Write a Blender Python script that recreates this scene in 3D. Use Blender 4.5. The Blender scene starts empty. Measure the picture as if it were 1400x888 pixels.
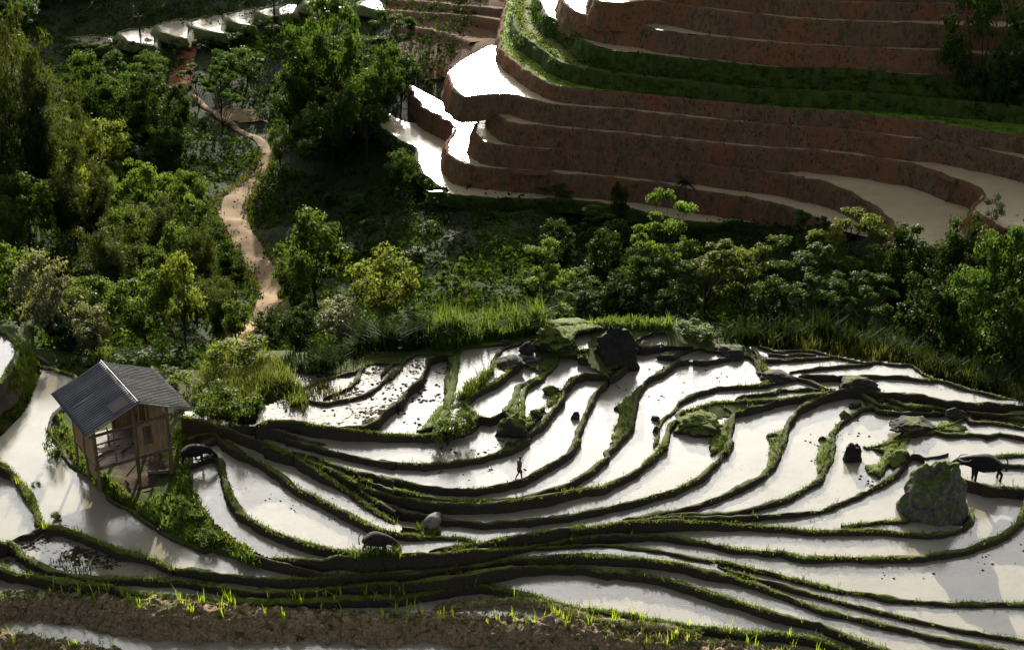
import bpy, bmesh, math, random, heapq
import numpy as np
from mathutils import Vector, Matrix, noise
from mathutils.geometry import tessellate_polygon
R=math.radians
random.seed(7); RNG=np.random.RandomState(11)
SC=bpy.context.scene
COL=SC.collection
BUNDS={'rimL':[(370,501),(382,505),(414,506),(471,506),(485,508)],'X1':[(400,540),(406,533),(432,523),(459,513),(485,508),(499,498),(524,494),(520,496),(536,494),(546,493)],'X2':[(442,545),(455,539),(475,531),(487,519),(491,509),(499,498)],'Xs':[(520,514),(530,503),(538,497),(550,493)],'X3':[(392,538),(402,542),(422,547),(444,551),(473,546),(499,539),(518,527),(540,507),(532,517),(542,507),(554,491),(569,483),(591,483),(615,484)],'X4':[(463,584),(475,583),(497,582),(513,576),(540,549),(544,550),(558,531),(575,517),(581,505),(587,489),(601,484),(617,484)],'Y1':[(349,582),(361,577),(374,574),(402,574),(428,580),(463,584),(503,590),(540,594),(581,595),(621,587),(644,576),(651,569),(646,562),(638,554),(636,548),(650,535),(678,521),(700,503),(715,495)],'X5':[(609,591),(601,580),(615,541),(618,513),(623,499),(620,485),(634,474),(662,470),(686,468),(698,466)],'X6':[(660,521),(672,503),(676,489),(688,476),(702,471),(729,464),(739,458)],'Z2':[(646,562),(652,567),(670,571),(688,563),(696,560)],'Z1':[(715,578),(690,562),(702,545),(709,527),(735,517),(743,511),(759,495),(763,485)],'Z3':[(696,560),(715,570),(714,537),(720,527),(735,517)],'Zm':[(715,570),(721,575),(733,562),(745,556)],'rim1':[(769,458),(782,456),(800,454),(800,455),(821,452)],'T1b':[(784,468),(792,478),(800,478),(792,478),(806,476)],'T1c':[(761,484),(784,483),(800,484),(792,488),(804,489)],'P8r':[(770,530),(782,517),(800,510),(800,510),(829,511),(832,516)],'bQ':[(771,530),(768,545),(753,562),(739,580),(713,600),(682,616),(723,600),(696,614),(662,624),(630,629),(581,634),(540,632),(520,628),(540,634),(503,627),(471,620),(463,618),(434,610),(390,600),(442,606),(402,596),(374,586),(357,582),(329,582),(313,577)],'gapQ':[(771,530),(768,535),(782,517)],'pB':[(866,470),(867,487),(857,499),(831,518),(810,541),(798,570),(788,596),(780,614),(790,600),(778,618),(759,630),(715,655),(682,663),(650,668),(617,668),(581,664),(540,655),(520,650),(540,658),(509,649),(477,641),(471,640),(434,624),(400,618)],'L1':[(248,568),(260,570),(290,578),(321,588),(351,600),(382,614),(402,622),(361,610),(402,622),(432,641),(463,661),(489,679),(513,697),(540,714),(532,710),(546,718),(561,722),(587,725),(601,725)],'h3a':[(489,653),(513,661),(540,670),(540,667),(581,678),(621,683),(662,683),(702,681)],'B2':[(400,618),(434,634),(463,645),(487,659),(513,670),(540,678),(540,676),(561,681),(591,686),(621,688),(682,686),(743,678),(800,667),(821,666),(851,653),(871,642),(894,622),(910,605),(906,612),(912,594),(915,582),(922,575),(930,572),(926,567),(934,562),(958,556),(975,550),(1013,548),(1044,547),(1060,546),(1072,544),(1103,540),(1128,536),(1141,532)],'A2':[(942,492),(926,493),(906,506),(885,518),(871,534),(867,554),(861,582),(843,604),(829,618),(831,623),(800,647),(780,659),(763,665),(713,680),(692,684)],'rimA':[(869,466),(873,474),(885,474),(922,470),(942,472),(948,474),(958,472),(971,478),(983,481)],'T2r':[(869,466),(877,460),(894,454),(910,454)],'Arock':[(902,489),(918,489),(930,483),(948,476)],'C0':[(948,493),(962,494),(975,493),(1003,485),(1023,486),(1033,493),(1040,510),(1050,511)],'gapA':[(942,492),(948,493)],'B1':[(1060,521),(1048,525),(1033,526),(983,529),(952,537),(930,548),(922,560),(906,573),(901,582),(900,594),(894,610)],'B1r':[(1033,526),(1060,518),(1040,526),(1056,518),(1079,514),(1095,518),(1111,522),(1125,529),(1135,532),(1142,531)],'m2':[(1005,546),(1015,541),(1031,539),(1060,536),(1064,533),(1103,531),(1128,533)],'C3':[(1019,560),(1044,552),(1060,548)],'C2':[(985,554),(1003,564),(1001,570),(999,586),(992,618),(999,600),(983,626),(958,651),(926,667),(881,681),(841,691),(780,703),(723,710),(662,714),(611,710),(599,708),(581,704),(550,697),(520,686),(540,699),(513,682),(503,677),(487,663)],'C2t':[(1019,560),(1015,562),(1003,564)],'D2':[(1204,532),(1154,532),(1119,542),(1092,558),(1078,577),(1076,586),(1072,600),(1060,630),(1040,651),(983,679),(938,694),(885,704),(851,710)],'D2p':[(1154,532),(1174,533),(1185,540),(1198,550),(1220,556)],'E2':[(1293,564),(1263,564),(1232,564),(1200,561),(1198,556),(1179,558),(1150,576),(1139,589),(1136,592),(1140,596),(1136,624),(1120,655),(1079,679),(1032,693),(1000,700),(983,701),(938,702),(902,705)],'F2':[(1298,620),(1266,626),(1254,620),(1242,624),(1228,643),(1201,663),(1161,682),(1120,698),(1060,703),(983,706),(922,706),(871,710)],'F3':[(1242,624),(1234,614),(1240,598),(1234,594),(1221,602),(1201,609)],'F3b':[(1201,609),(1185,612),(1179,609)],'G1':[(1234,594),(1252,593),(1271,587),(1295,593),(1318,592),(1342,593),(1350,596),(1366,591),(1400,598),(1421,600)],'G0':[(1232,591),(1250,580),(1284,584),(1301,580),(1321,569)],'H0':[(1310,569),(1321,569),(1329,576),(1358,577),(1381,581),(1400,585),(1421,588)],'V5':[(1200,548),(1210,544),(1238,552),(1255,555),(1279,555),(1295,561)],'V4':[(1188,534),(1209,537),(1223,537),(1231,537),(1230,537),(1263,540),(1295,548),(1326,551),(1358,551),(1400,555),(1421,558)],'V5b':[(1321,562),(1342,565),(1373,567),(1389,565),(1405,564),(1421,564)],'V3':[(1092,514),(1102,512),(1135,513),(1174,514),(1183,513),(1240,514),(1232,514),(1263,518),(1282,519)],'V2':[(1079,509),(1092,506),(1119,502),(1150,499),(1182,498),(1198,494),(1221,497),(1240,499),(1232,497),(1247,499),(1260,509),(1271,515),(1295,522),(1320,531),(1342,536),(1366,542),(1400,551),(1421,556)],'V1':[(1040,492),(1079,491),(1111,489),(1142,487),(1166,492),(1182,496),(1190,497)],'V0':[(1035,474),(1050,477),(1064,480),(1087,479),(1111,479),(1128,484),(1150,487)],'Vl':[(1050,509),(1040,492),(1030,474)],'V0s':[(1050,484),(1072,486),(1087,484),(1116,485)],'K2':[(1400,667),(1404,679),(1398,704),(1390,716),(1373,730),(1323,750),(1262,760),(1201,762),(1120,761),(1100,761),(1060,752),(1060,755),(1033,752),(1003,749),(962,740),(902,732),(841,730),(810,732),(780,736),(800,732),(763,740),(723,747),(682,750),(642,751),(601,755),(561,757),(520,760),(540,757),(503,760),(463,760),(442,764),(412,764),(374,762)],'J2':[(1327,695),(1329,708),(1319,720),(1302,726),(1272,730),(1236,728),(1201,724),(1120,725),(1060,720),(983,714),(922,711),(861,712),(821,718),(780,723),(800,718),(743,726),(692,734),(662,741),(634,745),(605,749),(587,753)],'J3':[(1150,719),(1181,715),(1211,711),(1236,712),(1250,702),(1258,702)],'I1':[(1335,628),(1353,626),(1371,622),(1400,621),(1424,621)],'I2':[(1335,630),(1359,634),(1400,636),(1424,636)],'Ib':[(1294,643),(1311,651),(1323,657),(1357,665),(1382,666),(1400,667),(1424,667)],'L2p':[(264,615),(280,606),(294,600),(301,598),(331,620),(353,630),(355,628),(382,647),(406,667),(432,679),(463,695),(513,720),(540,728),(550,730),(601,734),(634,735),(650,739)],'L2s':[(248,602),(260,600),(272,594),(286,592),(296,594),(307,606),(331,620)],'L3':[(252,636),(260,634),(280,625),(294,623),(301,630),(305,645),(311,665),(319,685),(329,699),(341,708),(361,720),(382,730),(412,740),(442,748),(473,753),(503,756),(540,756)],'L2':[(732,750),(760,747),(800,744),(780,745),(840,744),(870,748),(900,752),(930,758),(960,764),(1000,768),(1030,777),(1060,784),(1120,799),(1150,806),(1180,810),(1210,816),(1240,820),(1300,824),(1360,824),(1400,824),(1440,825)],'Mx':[(980,773),(1004,782),(1030,789),(1060,796),(1120,813),(1180,829),(1240,844),(1300,857),(1360,868),(1400,874),(1440,880)],'Nn':[(239,777),(260,778),(260,778),(320,786),(360,790),(400,790),(430,789),(460,786),(500,784),(540,783),(560,783),(600,778),(640,773),(660,770),(680,766),(700,762),(760,760),(800,758),(810,758),(840,760),(870,762),(900,766),(930,770),(960,778),(1000,787),(1030,796),(1060,809),(1120,832),(1160,842),(1220,856),(1280,870),(1340,881),(1370,888),(1410,898)],'S1':[(-20,614),(0,632),(12,641),(24,655),(34,667),(43,681),(51,701),(55,714),(69,720),(85,721),(101,727),(122,735),(142,743),(162,751),(182,755),(213,764),(235,775),(237,778),(239,777)],'W1':[(14,740),(26,733),(41,730),(53,723),(61,720),(69,720)],'Oo':[(-20,730),(0,742),(14,740),(30,758),(51,770),(71,779),(90,784),(116,788),(140,789),(180,790),(210,791),(240,792),(260,796),(320,804),(350,807),(380,807),(410,807),(440,805),(500,798),(540,794),(520,799),(550,797),(580,793),(610,788),(640,784),(670,778),(700,774),(740,773),(800,774),(800,776),(820,779),(830,782),(840,779),(870,782),(900,788),(930,796),(960,806),(1010,821),(1060,838),(1120,851),(1150,864),(1180,877),(1220,890),(1240,898)],'R2':[(-12,772),(0,773),(16,782),(40,786),(70,790),(110,796),(150,800),(180,808),(220,814),(260,815),(260,816),(290,820),(320,820),(360,821),(400,820),(430,819),(460,818),(500,816),(540,816),(550,814),(580,810),(600,806),(620,802),(640,799),(660,799),(680,801),(700,806),(730,814),(780,829),(800,832),(820,834),(840,836),(870,841),(920,852),(950,856),(980,858),(1020,863),(1060,864),(1120,872),(1150,884),(1180,894)],'S2':[(596,829),(620,826),(640,823),(670,821),(700,818),(730,818),(750,823),(770,830),(800,842),(780,834),(800,842),(840,850),(880,852),(920,856),(960,868)],'FB':[(-60,809),(0,810),(40,810),(80,812),(120,814),(160,822),(200,824),(240,826),(280,828),(260,828),(320,832),(400,837),(460,840),(540,843),(570,840),(620,844),(660,847),(700,848),(740,849),(800,850),(800,854),(830,861),(860,868),(910,873),(960,879),(1010,883),(1060,888),(1120,900),(1160,910)],'FF':[(-60,860),(0,868),(30,872),(60,877),(90,883),(120,887),(150,894),(180,900),(200,906)],'U1':[(-30,444),(0,450),(10,456),(18,463),(23,470),(24,478),(20,490),(14,500),(8,511),(0,520),(-16,535),(-30,545)],'HB':[(51,499),(61,502),(71,504),(81,507),(93,510),(103,515),(101,529),(93,543),(81,558),(71,570),(67,582),(70,594),(79,606),(87,618),(85,620),(95,632),(105,641),(120,647),(132,652),(142,661),(147,671),(149,681),(160,689),(172,694),(186,703),(203,715),(223,727),(243,739),(264,747),(280,751),(290,747),(320,754),(350,760),(380,768),(400,774),(420,779),(436,782),(460,786)]}
BARS={'gE':[(236,634),(248,636),(256,653),(260,665),(272,687),(296,716),(331,744),(361,758),(376,762)],'bushE':[(248,561),(280,568),(327,582),(351,579),(357,555),(374,551),(400,539),(378,519),(374,504)],'uF':[(51,499),(59,509),(51,529),(41,554),(30,570),(0,600),(-20,614)],'rimO':[(374,504),(370,500)],'gap1':[(698,466),(702,471)],'rk':[(715,495),(731,489),(723,470),(729,464)],'rk2':[(715,495),(739,507),(761,497),(784,491),(790,483),(784,468),(778,456)],'bb':[(804,476),(806,499),(829,511),(866,483),(867,468),(857,460),(821,452),(812,458),(804,476)],'mm':[(910,468),(938,472),(975,478),(985,474),(975,456),(942,444),(918,450),(910,468)],'rr':[(983,481),(1023,474),(1044,487),(1050,511)],'rr2':[(926,572),(938,582),(962,591),(975,586),(983,572),(1019,560)],'rr3':[(1262,631),(1250,687),(1248,702),(1234,712),(1258,704),(1292,717),(1319,720)],'rr4':[(1262,631),(1292,645),(1327,695)],'rt':[(971,478),(985,478),(1019,472),(1060,478)]}
SEEDS=[('R1',0.9,(402,515)),('R2',0.95,(434,532)),('R3',0.95,(499,523)),('P3',0.7,(532,554)),('P4',0.45,(571,545)),('P5',0.8,(642,507)),('P6',0.9,(696,487)),('P7',0.55,(672,541)),('P8',0.35,(749,527)),('T1',0.85,(788,464)),('T1b',0.75,(796,482)),('P9',0.25,(581,608)),('PP',0.0,(723,614)),('T2',0.15,(894,462)),('cA',-0.28,(881,501)),('cA2',-0.33,(962,484)),('cB',-0.53,(902,531)),('cBB',-0.66,(962,541)),('cBC',-0.68,(1050,542)),('cC',-0.78,(942,602)),('cC2',-0.73,(985,560)),('cD',-1.02,(1033,582)),('cE',-1.18,(1104,592)),('cF',-1.32,(1176,649)),('cJ',-1.42,(1205,681)),('cJb',-1.45,(1252,715)),('cK',-1.58,(1242,744)),('cL',-1.74,(1260,800)),('cML',-1.8,(1260,832)),('cM',-1.86,(1300,864)),('cN',-1.94,(880,780)),('cO',-2.25,(880,820)),('pond',-2.55,(710,839)),('cZ',-3.25,(120,870)),('cQ1',-0.55,(442,677)),('cQ2',-0.85,(402,691)),('cQ2b',-0.75,(272,588)),('cQ3',-1.2,(321,712)),('cQ4',-1.58,(540,772)),('strip',-1.68,(81,701)),('cS',-2.0,(80,760)),('cW',-1.95,(16,714)),('cX',-2.28,(12,770)),('cX2',-2.55,(10,796)),('cU',0.3,(4,481)),('cG',-1.08,(1268,608)),('cH',-0.98,(1362,589)),('cI',-1.08,(1384,655)),('cIs',-1.0,(1384,628)),('V1',-0.5,(1135,496)),('V0',-0.45,(1103,484)),('V0b',-0.45,(1056,488)),('V2',-0.6,(1213,506)),('V3',-0.7,(1150,521)),('V3b',-0.7,(1216,528)),('V4',-0.85,(1310,556)),('V5',-0.85,(1150,523)),('cF3',-1.3,(1181,633)),('bg0',-99.0,(700,446)),('bg1',-99.0,(1100,470)),('bg1b',-99.0,(1390,540)),('bgbush',-99.0,(330,520)),('bgbush2',-99.0,(300,560)),('hutg',-98.0,(230,700)),('hutg2',-98.0,(110,560)),('hutg3',-98.0,(160,640)),('bank',-97.0,(20,560)),('bbx',-97.0,(837,481)),('mmx',-97.0,(942,458)),('rkx',-97.0,(753,470)),('rkx2',-97.0,(753,485)),('rrx',-97.0,(999,483)),('rr2x',-97.0,(958,576)),('rr3x',-97.0,(1274,671)),('rr3y',-97.0,(1292,695)),('rr3z',-97.0,(1286,635)),('bushm',0.3,(617,570)),('grN',-1.58,(460,779)),('FBg',-2.55,(640,832)),('FFg',-3.15,(20,884))]
FROWS=[302, 266, 231, 197, 164, 140, 115.6, 85, 51, 16, -8, -34]
FAR=[[(543,135),(529,137),(518,151),(514,168),(526,179),(537,187),(555,196),(567,202),(569,215),(584,243),(611,259),(586,261),(620,265),(654,270),(732,272),(734,272),(768,273),(801,275),(835,280),(889,292),(936,301),(987,305),(1018,303)],[(561,116),(568,135),(584,151),(605,161),(621,171),(618,182),(610,202),(619,217),(646,227),(701,232),(750,237),(700,233),(801,240),(903,251),(953,261),(1024,270),(1072,281),(1073,283),(1101,291),(1130,301),(1154,316)],[(652,165),(648,176),(654,187),(672,197),(750,204),(767,203),(914,218),(1050,235),(1100,243),(1081,241),(1142,254),(1182,274),(1211,294),(1222,314),(1227,334)],[(671,146),(681,157),(701,169),(750,173),(796,178),(914,189),(1050,203),(1117,206),(1205,217),(1264,229),(1308,247),(1284,237),(1324,251),(1345,263),(1329,286),(1361,306),(1401,324),(1446,346)],[(612,100),(619,120),(636,132),(655,130),(675,128),(700,129),(727,137),(744,141),(750,142),(796,146),(855,151),(943,160),(1050,170),(1146,176),(1234,188),(1293,194),(1400,217),(1439,231)],[(700,-24),(691,10),(685,40),(684,62),(694,77),(709,88),(738,108),(773,119),(855,126),(943,135),(1050,146),(1146,153),(1264,165),(1310,173),(1400,187),(1439,195)],[(713,-9),(704,12),(703,23),(709,44),(738,65),(767,85),(826,99),(914,109),(1050,121),(1205,129),(1278,135),(1400,146),(1439,151)],[(732,-12),(738,3),(750,23),(773,33),(802,59),(837,68),(914,77),(1050,91),(1146,94),(1255,102),(1400,111),(1439,114)],[(767,-12),(773,4),(780,12),(796,21),(826,29),(849,32),(878,35),(914,43),(1050,58),(1117,62),(1264,69),(1400,78),(1439,80)],[(810,-18),(814,-2),(826,3),(855,4),(884,2),(922,4),(972,14),(1050,22),(1088,26),(1176,30),(1264,33),(1400,38),(1439,41)],[(855,-35),(914,-20),(1050,-4),(1176,4),(1400,6),(1439,9)],[(872,-76),(943,-59),(1050,-32),(1176,-23),(1400,-20),(1439,-18)]]
FARX=[([(91,53),(123,49),(158,49),(156,63),(138,61),(117,57)],-11.8),([(164,44),(176,41),(187,40),(211,38),(210,61),(193,59),(176,56),(167,48)],-11.2),([(215,35),(231,29),(259,28),(255,52),(243,50),(222,42)],-10.6),([(261,29),(281,23),(306,20),(302,38),(308,46),(287,42),(264,35)],-10.0),([(309,20),(328,15),(348,12),(340,29),(349,36),(328,32),(315,26)],-9.4),([(354,13),(378,7),(382,9),(372,23),(356,18)],-8.8),([(381,12),(390,6),(407,5),(400,18),(384,20)],-8.3),([(419,1),(438,-7),(451,-3),(438,11),(422,6)],-7.8),([(438,12),(467,2),(473,9),(461,13),(444,16)],-8.2),([(491,5),(514,-7),(526,-6),(523,6),(527,15),(508,11)],-6.5)]
PATH=[(262, 128, 3), (272, 141, 4), (296, 158, 4.5), (331, 176, 5.5), (358, 192, 6.5), (366, 206, 7), (362, 226, 6.5), (338, 256, 10), (316, 277, 17), (320, 306, 15), (344, 345, 15), (366, 382, 15), (373, 409, 13), (358, 436, 12), (340, 452, 11), (320, 468, 10)]
TPTS=[(800,280,162.5),(800,200,167.2),(800,120,174.9),(800,40,187.8),(800,-40,210.8),(800,-130,244.7),(1000,280,157.5),(1000,200,162.2),(1000,120,166.9),(1000,40,171.8),(1000,-40,176.8),(1000,-130,182.7),(1200,280,155.5),(1200,200,160.2),(1200,120,164.9),(1200,40,169.8),(1200,-40,174.8),(1200,-130,180.7),(1400,200,156.2),(1400,120,160.9),(1400,40,165.8),(1400,-40,170.8),(1400,-130,176.7),(640,266,159.5),(640,200,180),(640,130,182),(640,60,196),(640,-20,215),(640,-130,240),(700,450,112),(700,425,122),(700,400,130),(700,350,139),(700,310,147),(700,285,156),(700,520,101),(700,600,92),(565,205,174.5),(515,172,183.5),(740,286,154.5),(1000,460,112),(1000,430,122),(1000,400,132),(1000,350,141),(1000,315,147),(1000,520,100),(1000,600,90),(1200,470,111),(1200,430,121),(1200,400,127),(1200,360,134),(1200,325,139),(1200,530,99),(1200,600,88),(1400,560,96),(1400,500,106),(1400,420,118),(1400,350,128),(1400,310,134),(1400,620,88),(1700,560,98),(1700,420,118),(1700,300,138),(1700,100,165),(1700,-100,175),(500,490,106),(500,430,130),(500,350,150),(500,250,170),(500,170,183),(500,100,200),(500,30,225),(500,-40,250),(500,-130,275),(500,560,95),(350,440,135),(350,380,148),(350,300,165),(350,200,190),(350,150,205),(350,60,228),(350,-40,260),(350,-130,285),(350,475,106),(350,510,97),(350,560,91.5),(350,600,87),(250,600,93),(250,560,95),(250,520,98.5),(250,480,107),(250,440,122),(250,380,142),(250,300,160),(250,220,182),(250,150,206),(250,60,230),(250,0,245),(250,-130,290),(100,640,95),(100,600,96),(100,560,96.5),(100,520,98.5),(100,470,107),(100,430,122),(100,380,140),(100,300,162),(100,220,182),(100,150,207),(100,60,233),(100,0,250),(100,-130,295),(0,640,97),(0,600,98),(0,560,98),(0,500,100),(0,470,107),(0,430,119),(0,380,134),(0,300,155),(0,200,180),(0,120,205),(0,40,235),(0,-130,295),(-350,640,96),(-350,560,98),(-350,430,115),(-350,300,150),(-350,150,190),(-350,0,240),(-350,-130,290)]
NPTS=[(25,472,0.5),(20,500,0.5),(5,518,0.45),(-10,530,0.4),(51,509,-2.08),(40,553,-2.18),(30,572,-2.18),(0,600,-2.18),(40,480,-0.8),(30,520,-0.9),(15,545,-1.0),(60,470,-1.8),(80,480,-2.5),(110,505,-2.8),(100,470,-2.9),(150,500,-2.6),(200,500,-2.0),(75,560,-1.88),(72,590,-1.88),(90,620,-1.83),(150,690,-1.78),(200,720,-1.78),(300,758,-1.68),(360,782,-1.68),(130,620,-1.38),(160,640,-1.83),(190,663,-1.88),(235,658,-1.78),(215,690,-1.78),(250,650,-1.25),(258,690,-1.2),(290,730,-1.2),(340,762,-1.25),(240,720,-1.38),(135,645,-1.23),(115,630,-1.28),(150,655,-1.43),(170,600,-1.48),(230,600,-1.3),(250,620,-1.0),(258,580,-0.95),(300,590,-0.4),(340,580,0.1),(365,560,0.35),(400,545,0.65),(385,520,0.95),(420,495,1.0),(300,540,-0.3),(330,510,-0.2),(300,500,-0.9),(250,540,-1.0),(360,490,-0.4),(240,480,-2.4),(300,460,-1.9),(150,460,-3.4),(350,455,-2.8),(440,485,1.05),(520,475,1.0),(600,470,1.0),(640,462,1.0),(700,455,1.0),(760,448,1.1),(840,444,1.0),(900,452,0.5),(960,460,0.2),(1000,472,-0.3),(1100,480,-0.65),(1200,490,-0.8),(1300,520,-0.95),(1400,552,-1.0),(700,440,0.4),(500,455,-0.5),(1000,450,-1.0),(1200,465,-2.0),(1400,520,-2.0),(430,470,0.0),(560,600,0.4),(600,590,0.5),(620,560,0.8),(740,480,0.7),(960,190,0.5),(930,575,-0.8),(1220,560,-0.9),(1290,660,-2.2)]
MOUNDS=[([(869,533),(857,543),(841,555),(846,566),(839,586),(833,607),(841,610),(861,583),(868,554)],0.22),([(996,570),(983,580),(971,595),(969,612),(972,624),(980,620),(991,612),(1000,586)],0.25),([(1074,583),(1068,586),(1049,596),(1052,614),(1047,636),(1052,643),(1065,627),(1071,602)],0.22),([(1136,594),(1129,599),(1121,601),(1115,627),(1117,652),(1126,646),(1136,621),(1139,599)],0.22),([(1189,539),(1183,555),(1158,566),(1149,574),(1159,572),(1176,562),(1202,558),(1218,555),(1202,544)],0.2),([(723,519),(709,529),(696,554),(690,562),(696,574),(692,586),(698,597),(713,597),(729,582),(739,570),(721,572),(715,562),(713,537)],0.35),([(763,531),(753,541),(745,554),(751,557),(763,550),(770,537)],0.2),([(742,474),(745,450),(765,440),(820,441),(832,449),(790,460),(782,474),(760,484)],0.6),([(1201,609),(1221,601),(1234,595),(1242,598),(1234,610),(1234,622),(1221,631),(1209,647),(1205,655),(1185,646),(1201,631),(1207,620),(1187,612)],0.3),([(802,507),(829,510),(857,500),(868,481),(841,501),(806,498)],0.35),([(607,539),(611,499),(617,487),(621,501),(617,521),(615,539),(609,570),(602,572)],0.15),([(601,554),(634,545),(650,562),(642,578),(625,586),(597,589),(569,591),(581,578)],0.4),([(1250,594),(1269,584),(1288,586),(1291,594),(1271,596)],0.25),([(1321,569),(1358,569),(1400,577),(1400,584),(1358,576),(1329,574)],0.2),([(926,573),(938,562),(958,556),(983,569),(977,587),(958,591),(932,583)],0.45),([(1179,539),(1191,542),(1213,553),(1220,557),(1198,556),(1182,555),(1182,547)],0.2),([(1031,481),(1042,489),(1052,507),(1044,511),(1036,501),(1029,487)],0.25),([(1202,537),(1233,555),(1284,559),(1315,561),(1284,564),(1221,562)],0.15)]
HILLWALLS=[[(514,6),(555,9),(599,13),(643,18),(701,23)],[(526,22),(572,26),(614,29),(672,35),(690,41)],[(537,44),(572,48),(614,56),(643,67)],[(502,-18),(584,-12),(687,-6),(710,0)]]

# ---------------------------------------------------------------- camera model
FPX=2178.0; PITCH=R(25.0); CAMH=47.0
CP,SP=math.cos(PITCH),math.sin(PITCH)
def ray(u,v):
    a=(u-700)/FPX; b=(444-v)/FPX
    return a, CP+b*SP, -SP+b*CP
def atz(u,v,z):
    x,y,w=ray(u,v); t=(z-CAMH)/w
    return (x*t,y*t,z)
def aty(u,v,Y):
    x,y,w=ray(u,v); t=Y/y
    return (x*t,Y,CAMH+w*t)
def proj(p):
    x,y,z=p[0],p[1],p[2]-CAMH
    d=y*CP-z*SP; b=y*SP+z*CP
    return 700+FPX*x/d, 444-FPX*b/d
cam=bpy.data.cameras.new('camera'); cam.sensor_width=36; cam.lens=36*FPX/1400; cam.clip_end=3000; cam.clip_start=.5
co=bpy.data.objects.new('camera',cam); COL.objects.link(co); co.location=(0,0,CAMH); co.rotation_euler=(R(90)-PITCH,0,0)
SC.camera=co
# ---------------------------------------------------------------- materials
def newmat(name):
    m=bpy.data.materials.new(name); m.use_nodes=True; nt=m.node_tree; nt.nodes.clear()
    return m,nt
class NB:
    def __init__(s,nt): s.nt=nt
    def n(s,t,**k):
        x=s.nt.nodes.new(t)
        ins=k.pop('ins',{})
        for a,b in k.items(): setattr(x,a,b)
        for a,b in ins.items():
            if isinstance(b,bpy.types.NodeSocket): s.nt.links.new(b,x.inputs[a])
            else: x.inputs[a].default_value=b
        return x
    def noise(s,vec,scale,detail=4,rough=.6):
        return s.n('ShaderNodeTexNoise',ins={'Vector':vec,'Scale':scale,'Detail':detail,'Roughness':rough}).outputs['Fac']
    def ramp(s,fac,stops):
        r=s.n('ShaderNodeValToRGB',ins={'Fac':fac}); e=r.color_ramp.elements
        while len(e)<len(stops): e.new(.5)
        for el,(p,c) in zip(e,stops): el.position=p; el.color=(*c,1) if len(c)==3 else c
        return r.outputs['Color']
    def mix(s,f,a,b):
        x=s.n('ShaderNodeMix',data_type='RGBA'); i=x.inputs
        for k,val in ((0,f),(6,a),(7,b)):
            if isinstance(val,bpy.types.NodeSocket): s.nt.links.new(val,i[k])
            else: i[k].default_value=val if k==0 else (*val,1)
        return x.outputs[2]
    def math(s,op,a,b=0.0,c=0.0):
        x=s.n('ShaderNodeMath',operation=op)
        for k,val in enumerate((a,b,c)):
            if isinstance(val,bpy.types.NodeSocket): s.nt.links.new(val,x.inputs[k])
            else: x.inputs[k].default_value=val
        return x.outputs[0]
    def out(s,sh): s.nt.links.new(sh,s.n('ShaderNodeOutputMaterial').inputs['Surface'])
def pos(b): return b.n('ShaderNodeNewGeometry').outputs['Position']
def simple(name,c1,c2,scale=3,rough=.85,bump=.4,bs=None,spec=.3,stretch=None):
    m,nt=newmat(name); b=NB(nt); P=b.n('ShaderNodeTexCoord').outputs['Object'] 
    if stretch: P=b.n('ShaderNodeMapping',ins={'Vector':P,'Scale':stretch}).outputs[0]
    f=b.noise(P,scale,6,.65)
    col=b.ramp(f,[(.3,c1),(.7,c2)])
    h=b.noise(P,bs or scale*4,5,.7)
    bp=b.n('ShaderNodeBump',ins={'Strength':bump,'Distance':.06,'Height':h})
    s=b.n('ShaderNodeBsdfPrincipled',ins={'Base Color':col,'Roughness':rough,'Specular IOR Level':spec,'Normal':bp.outputs[0]})
    b.out(s.outputs[0]); return m
def water(name,mud1,mud2,refl=.5,bumpd=.004,rough=.03,marsh=0,ripple=9,ior=1.62):
    m,nt=newmat(name); b=NB(nt); P=pos(b)
    f=b.noise(P,.35,5,.6)
    col=b.ramp(f,[(.35,mud1),(.65,mud2)])
    h1=b.noise(P,ripple,2,.5)
    h2=b.noise(P,.9,3,.5)
    h=b.math('ADD',h1,b.math('MULTIPLY',h2,1.2))
    fl=b.ramp(b.noise(P,6.5,2,.5),[(.67,(0,0,0)),(.72,(1,1,1))])
    pt=b.ramp(b.noise(P,.22,3,.6),[(.45,(0,0,0)),(.6,(1,1,1))])
    h=b.math('ADD',h,b.math('MULTIPLY',b.math('MULTIPLY',fl,pt),2.2))
    bp=b.n('ShaderNodeBump',ins={'Strength':1.0,'Distance':bumpd,'Height':h})
    dif=b.n('ShaderNodeBsdfDiffuse',ins={'Color':col})
    gl=b.n('ShaderNodeBsdfGlossy',ins={'Color':(1,1,1,1),'Roughness':rough,'Normal':bp.outputs[0]})
    lw=b.n('ShaderNodeFresnel',ins={'IOR':ior})
    fac=b.math('MULTIPLY',lw.outputs[0],refl)
    mx=b.n('ShaderNodeMixShader',ins={0:fac}); nt.links.new(dif.outputs[0],mx.inputs[1]); nt.links.new(gl.outputs[0],mx.inputs[2])
    sh=mx.outputs[0]
    if marsh:
        mask=b.ramp(b.math('ADD',b.math('MULTIPLY',b.noise(P,3.2,4,.7),.6),b.math('MULTIPLY',b.noise(P,.5,3,.6),.55)),[(marsh,(0,0,0)),(marsh+.04,(1,1,1))])
        soil=b.n('ShaderNodeBsdfDiffuse',ins={'Color':b.ramp(b.noise(P,5,3),[(.4,(.03,.024,.018)),(.7,(.07,.075,.025))])})
        mx2=b.n('ShaderNodeMixShader',ins={0:mask}); nt.links.new(sh,mx2.inputs[1]); nt.links.new(soil.outputs[0],mx2.inputs[2]); sh=mx2.outputs[0]
    b.out(sh); return m
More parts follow.
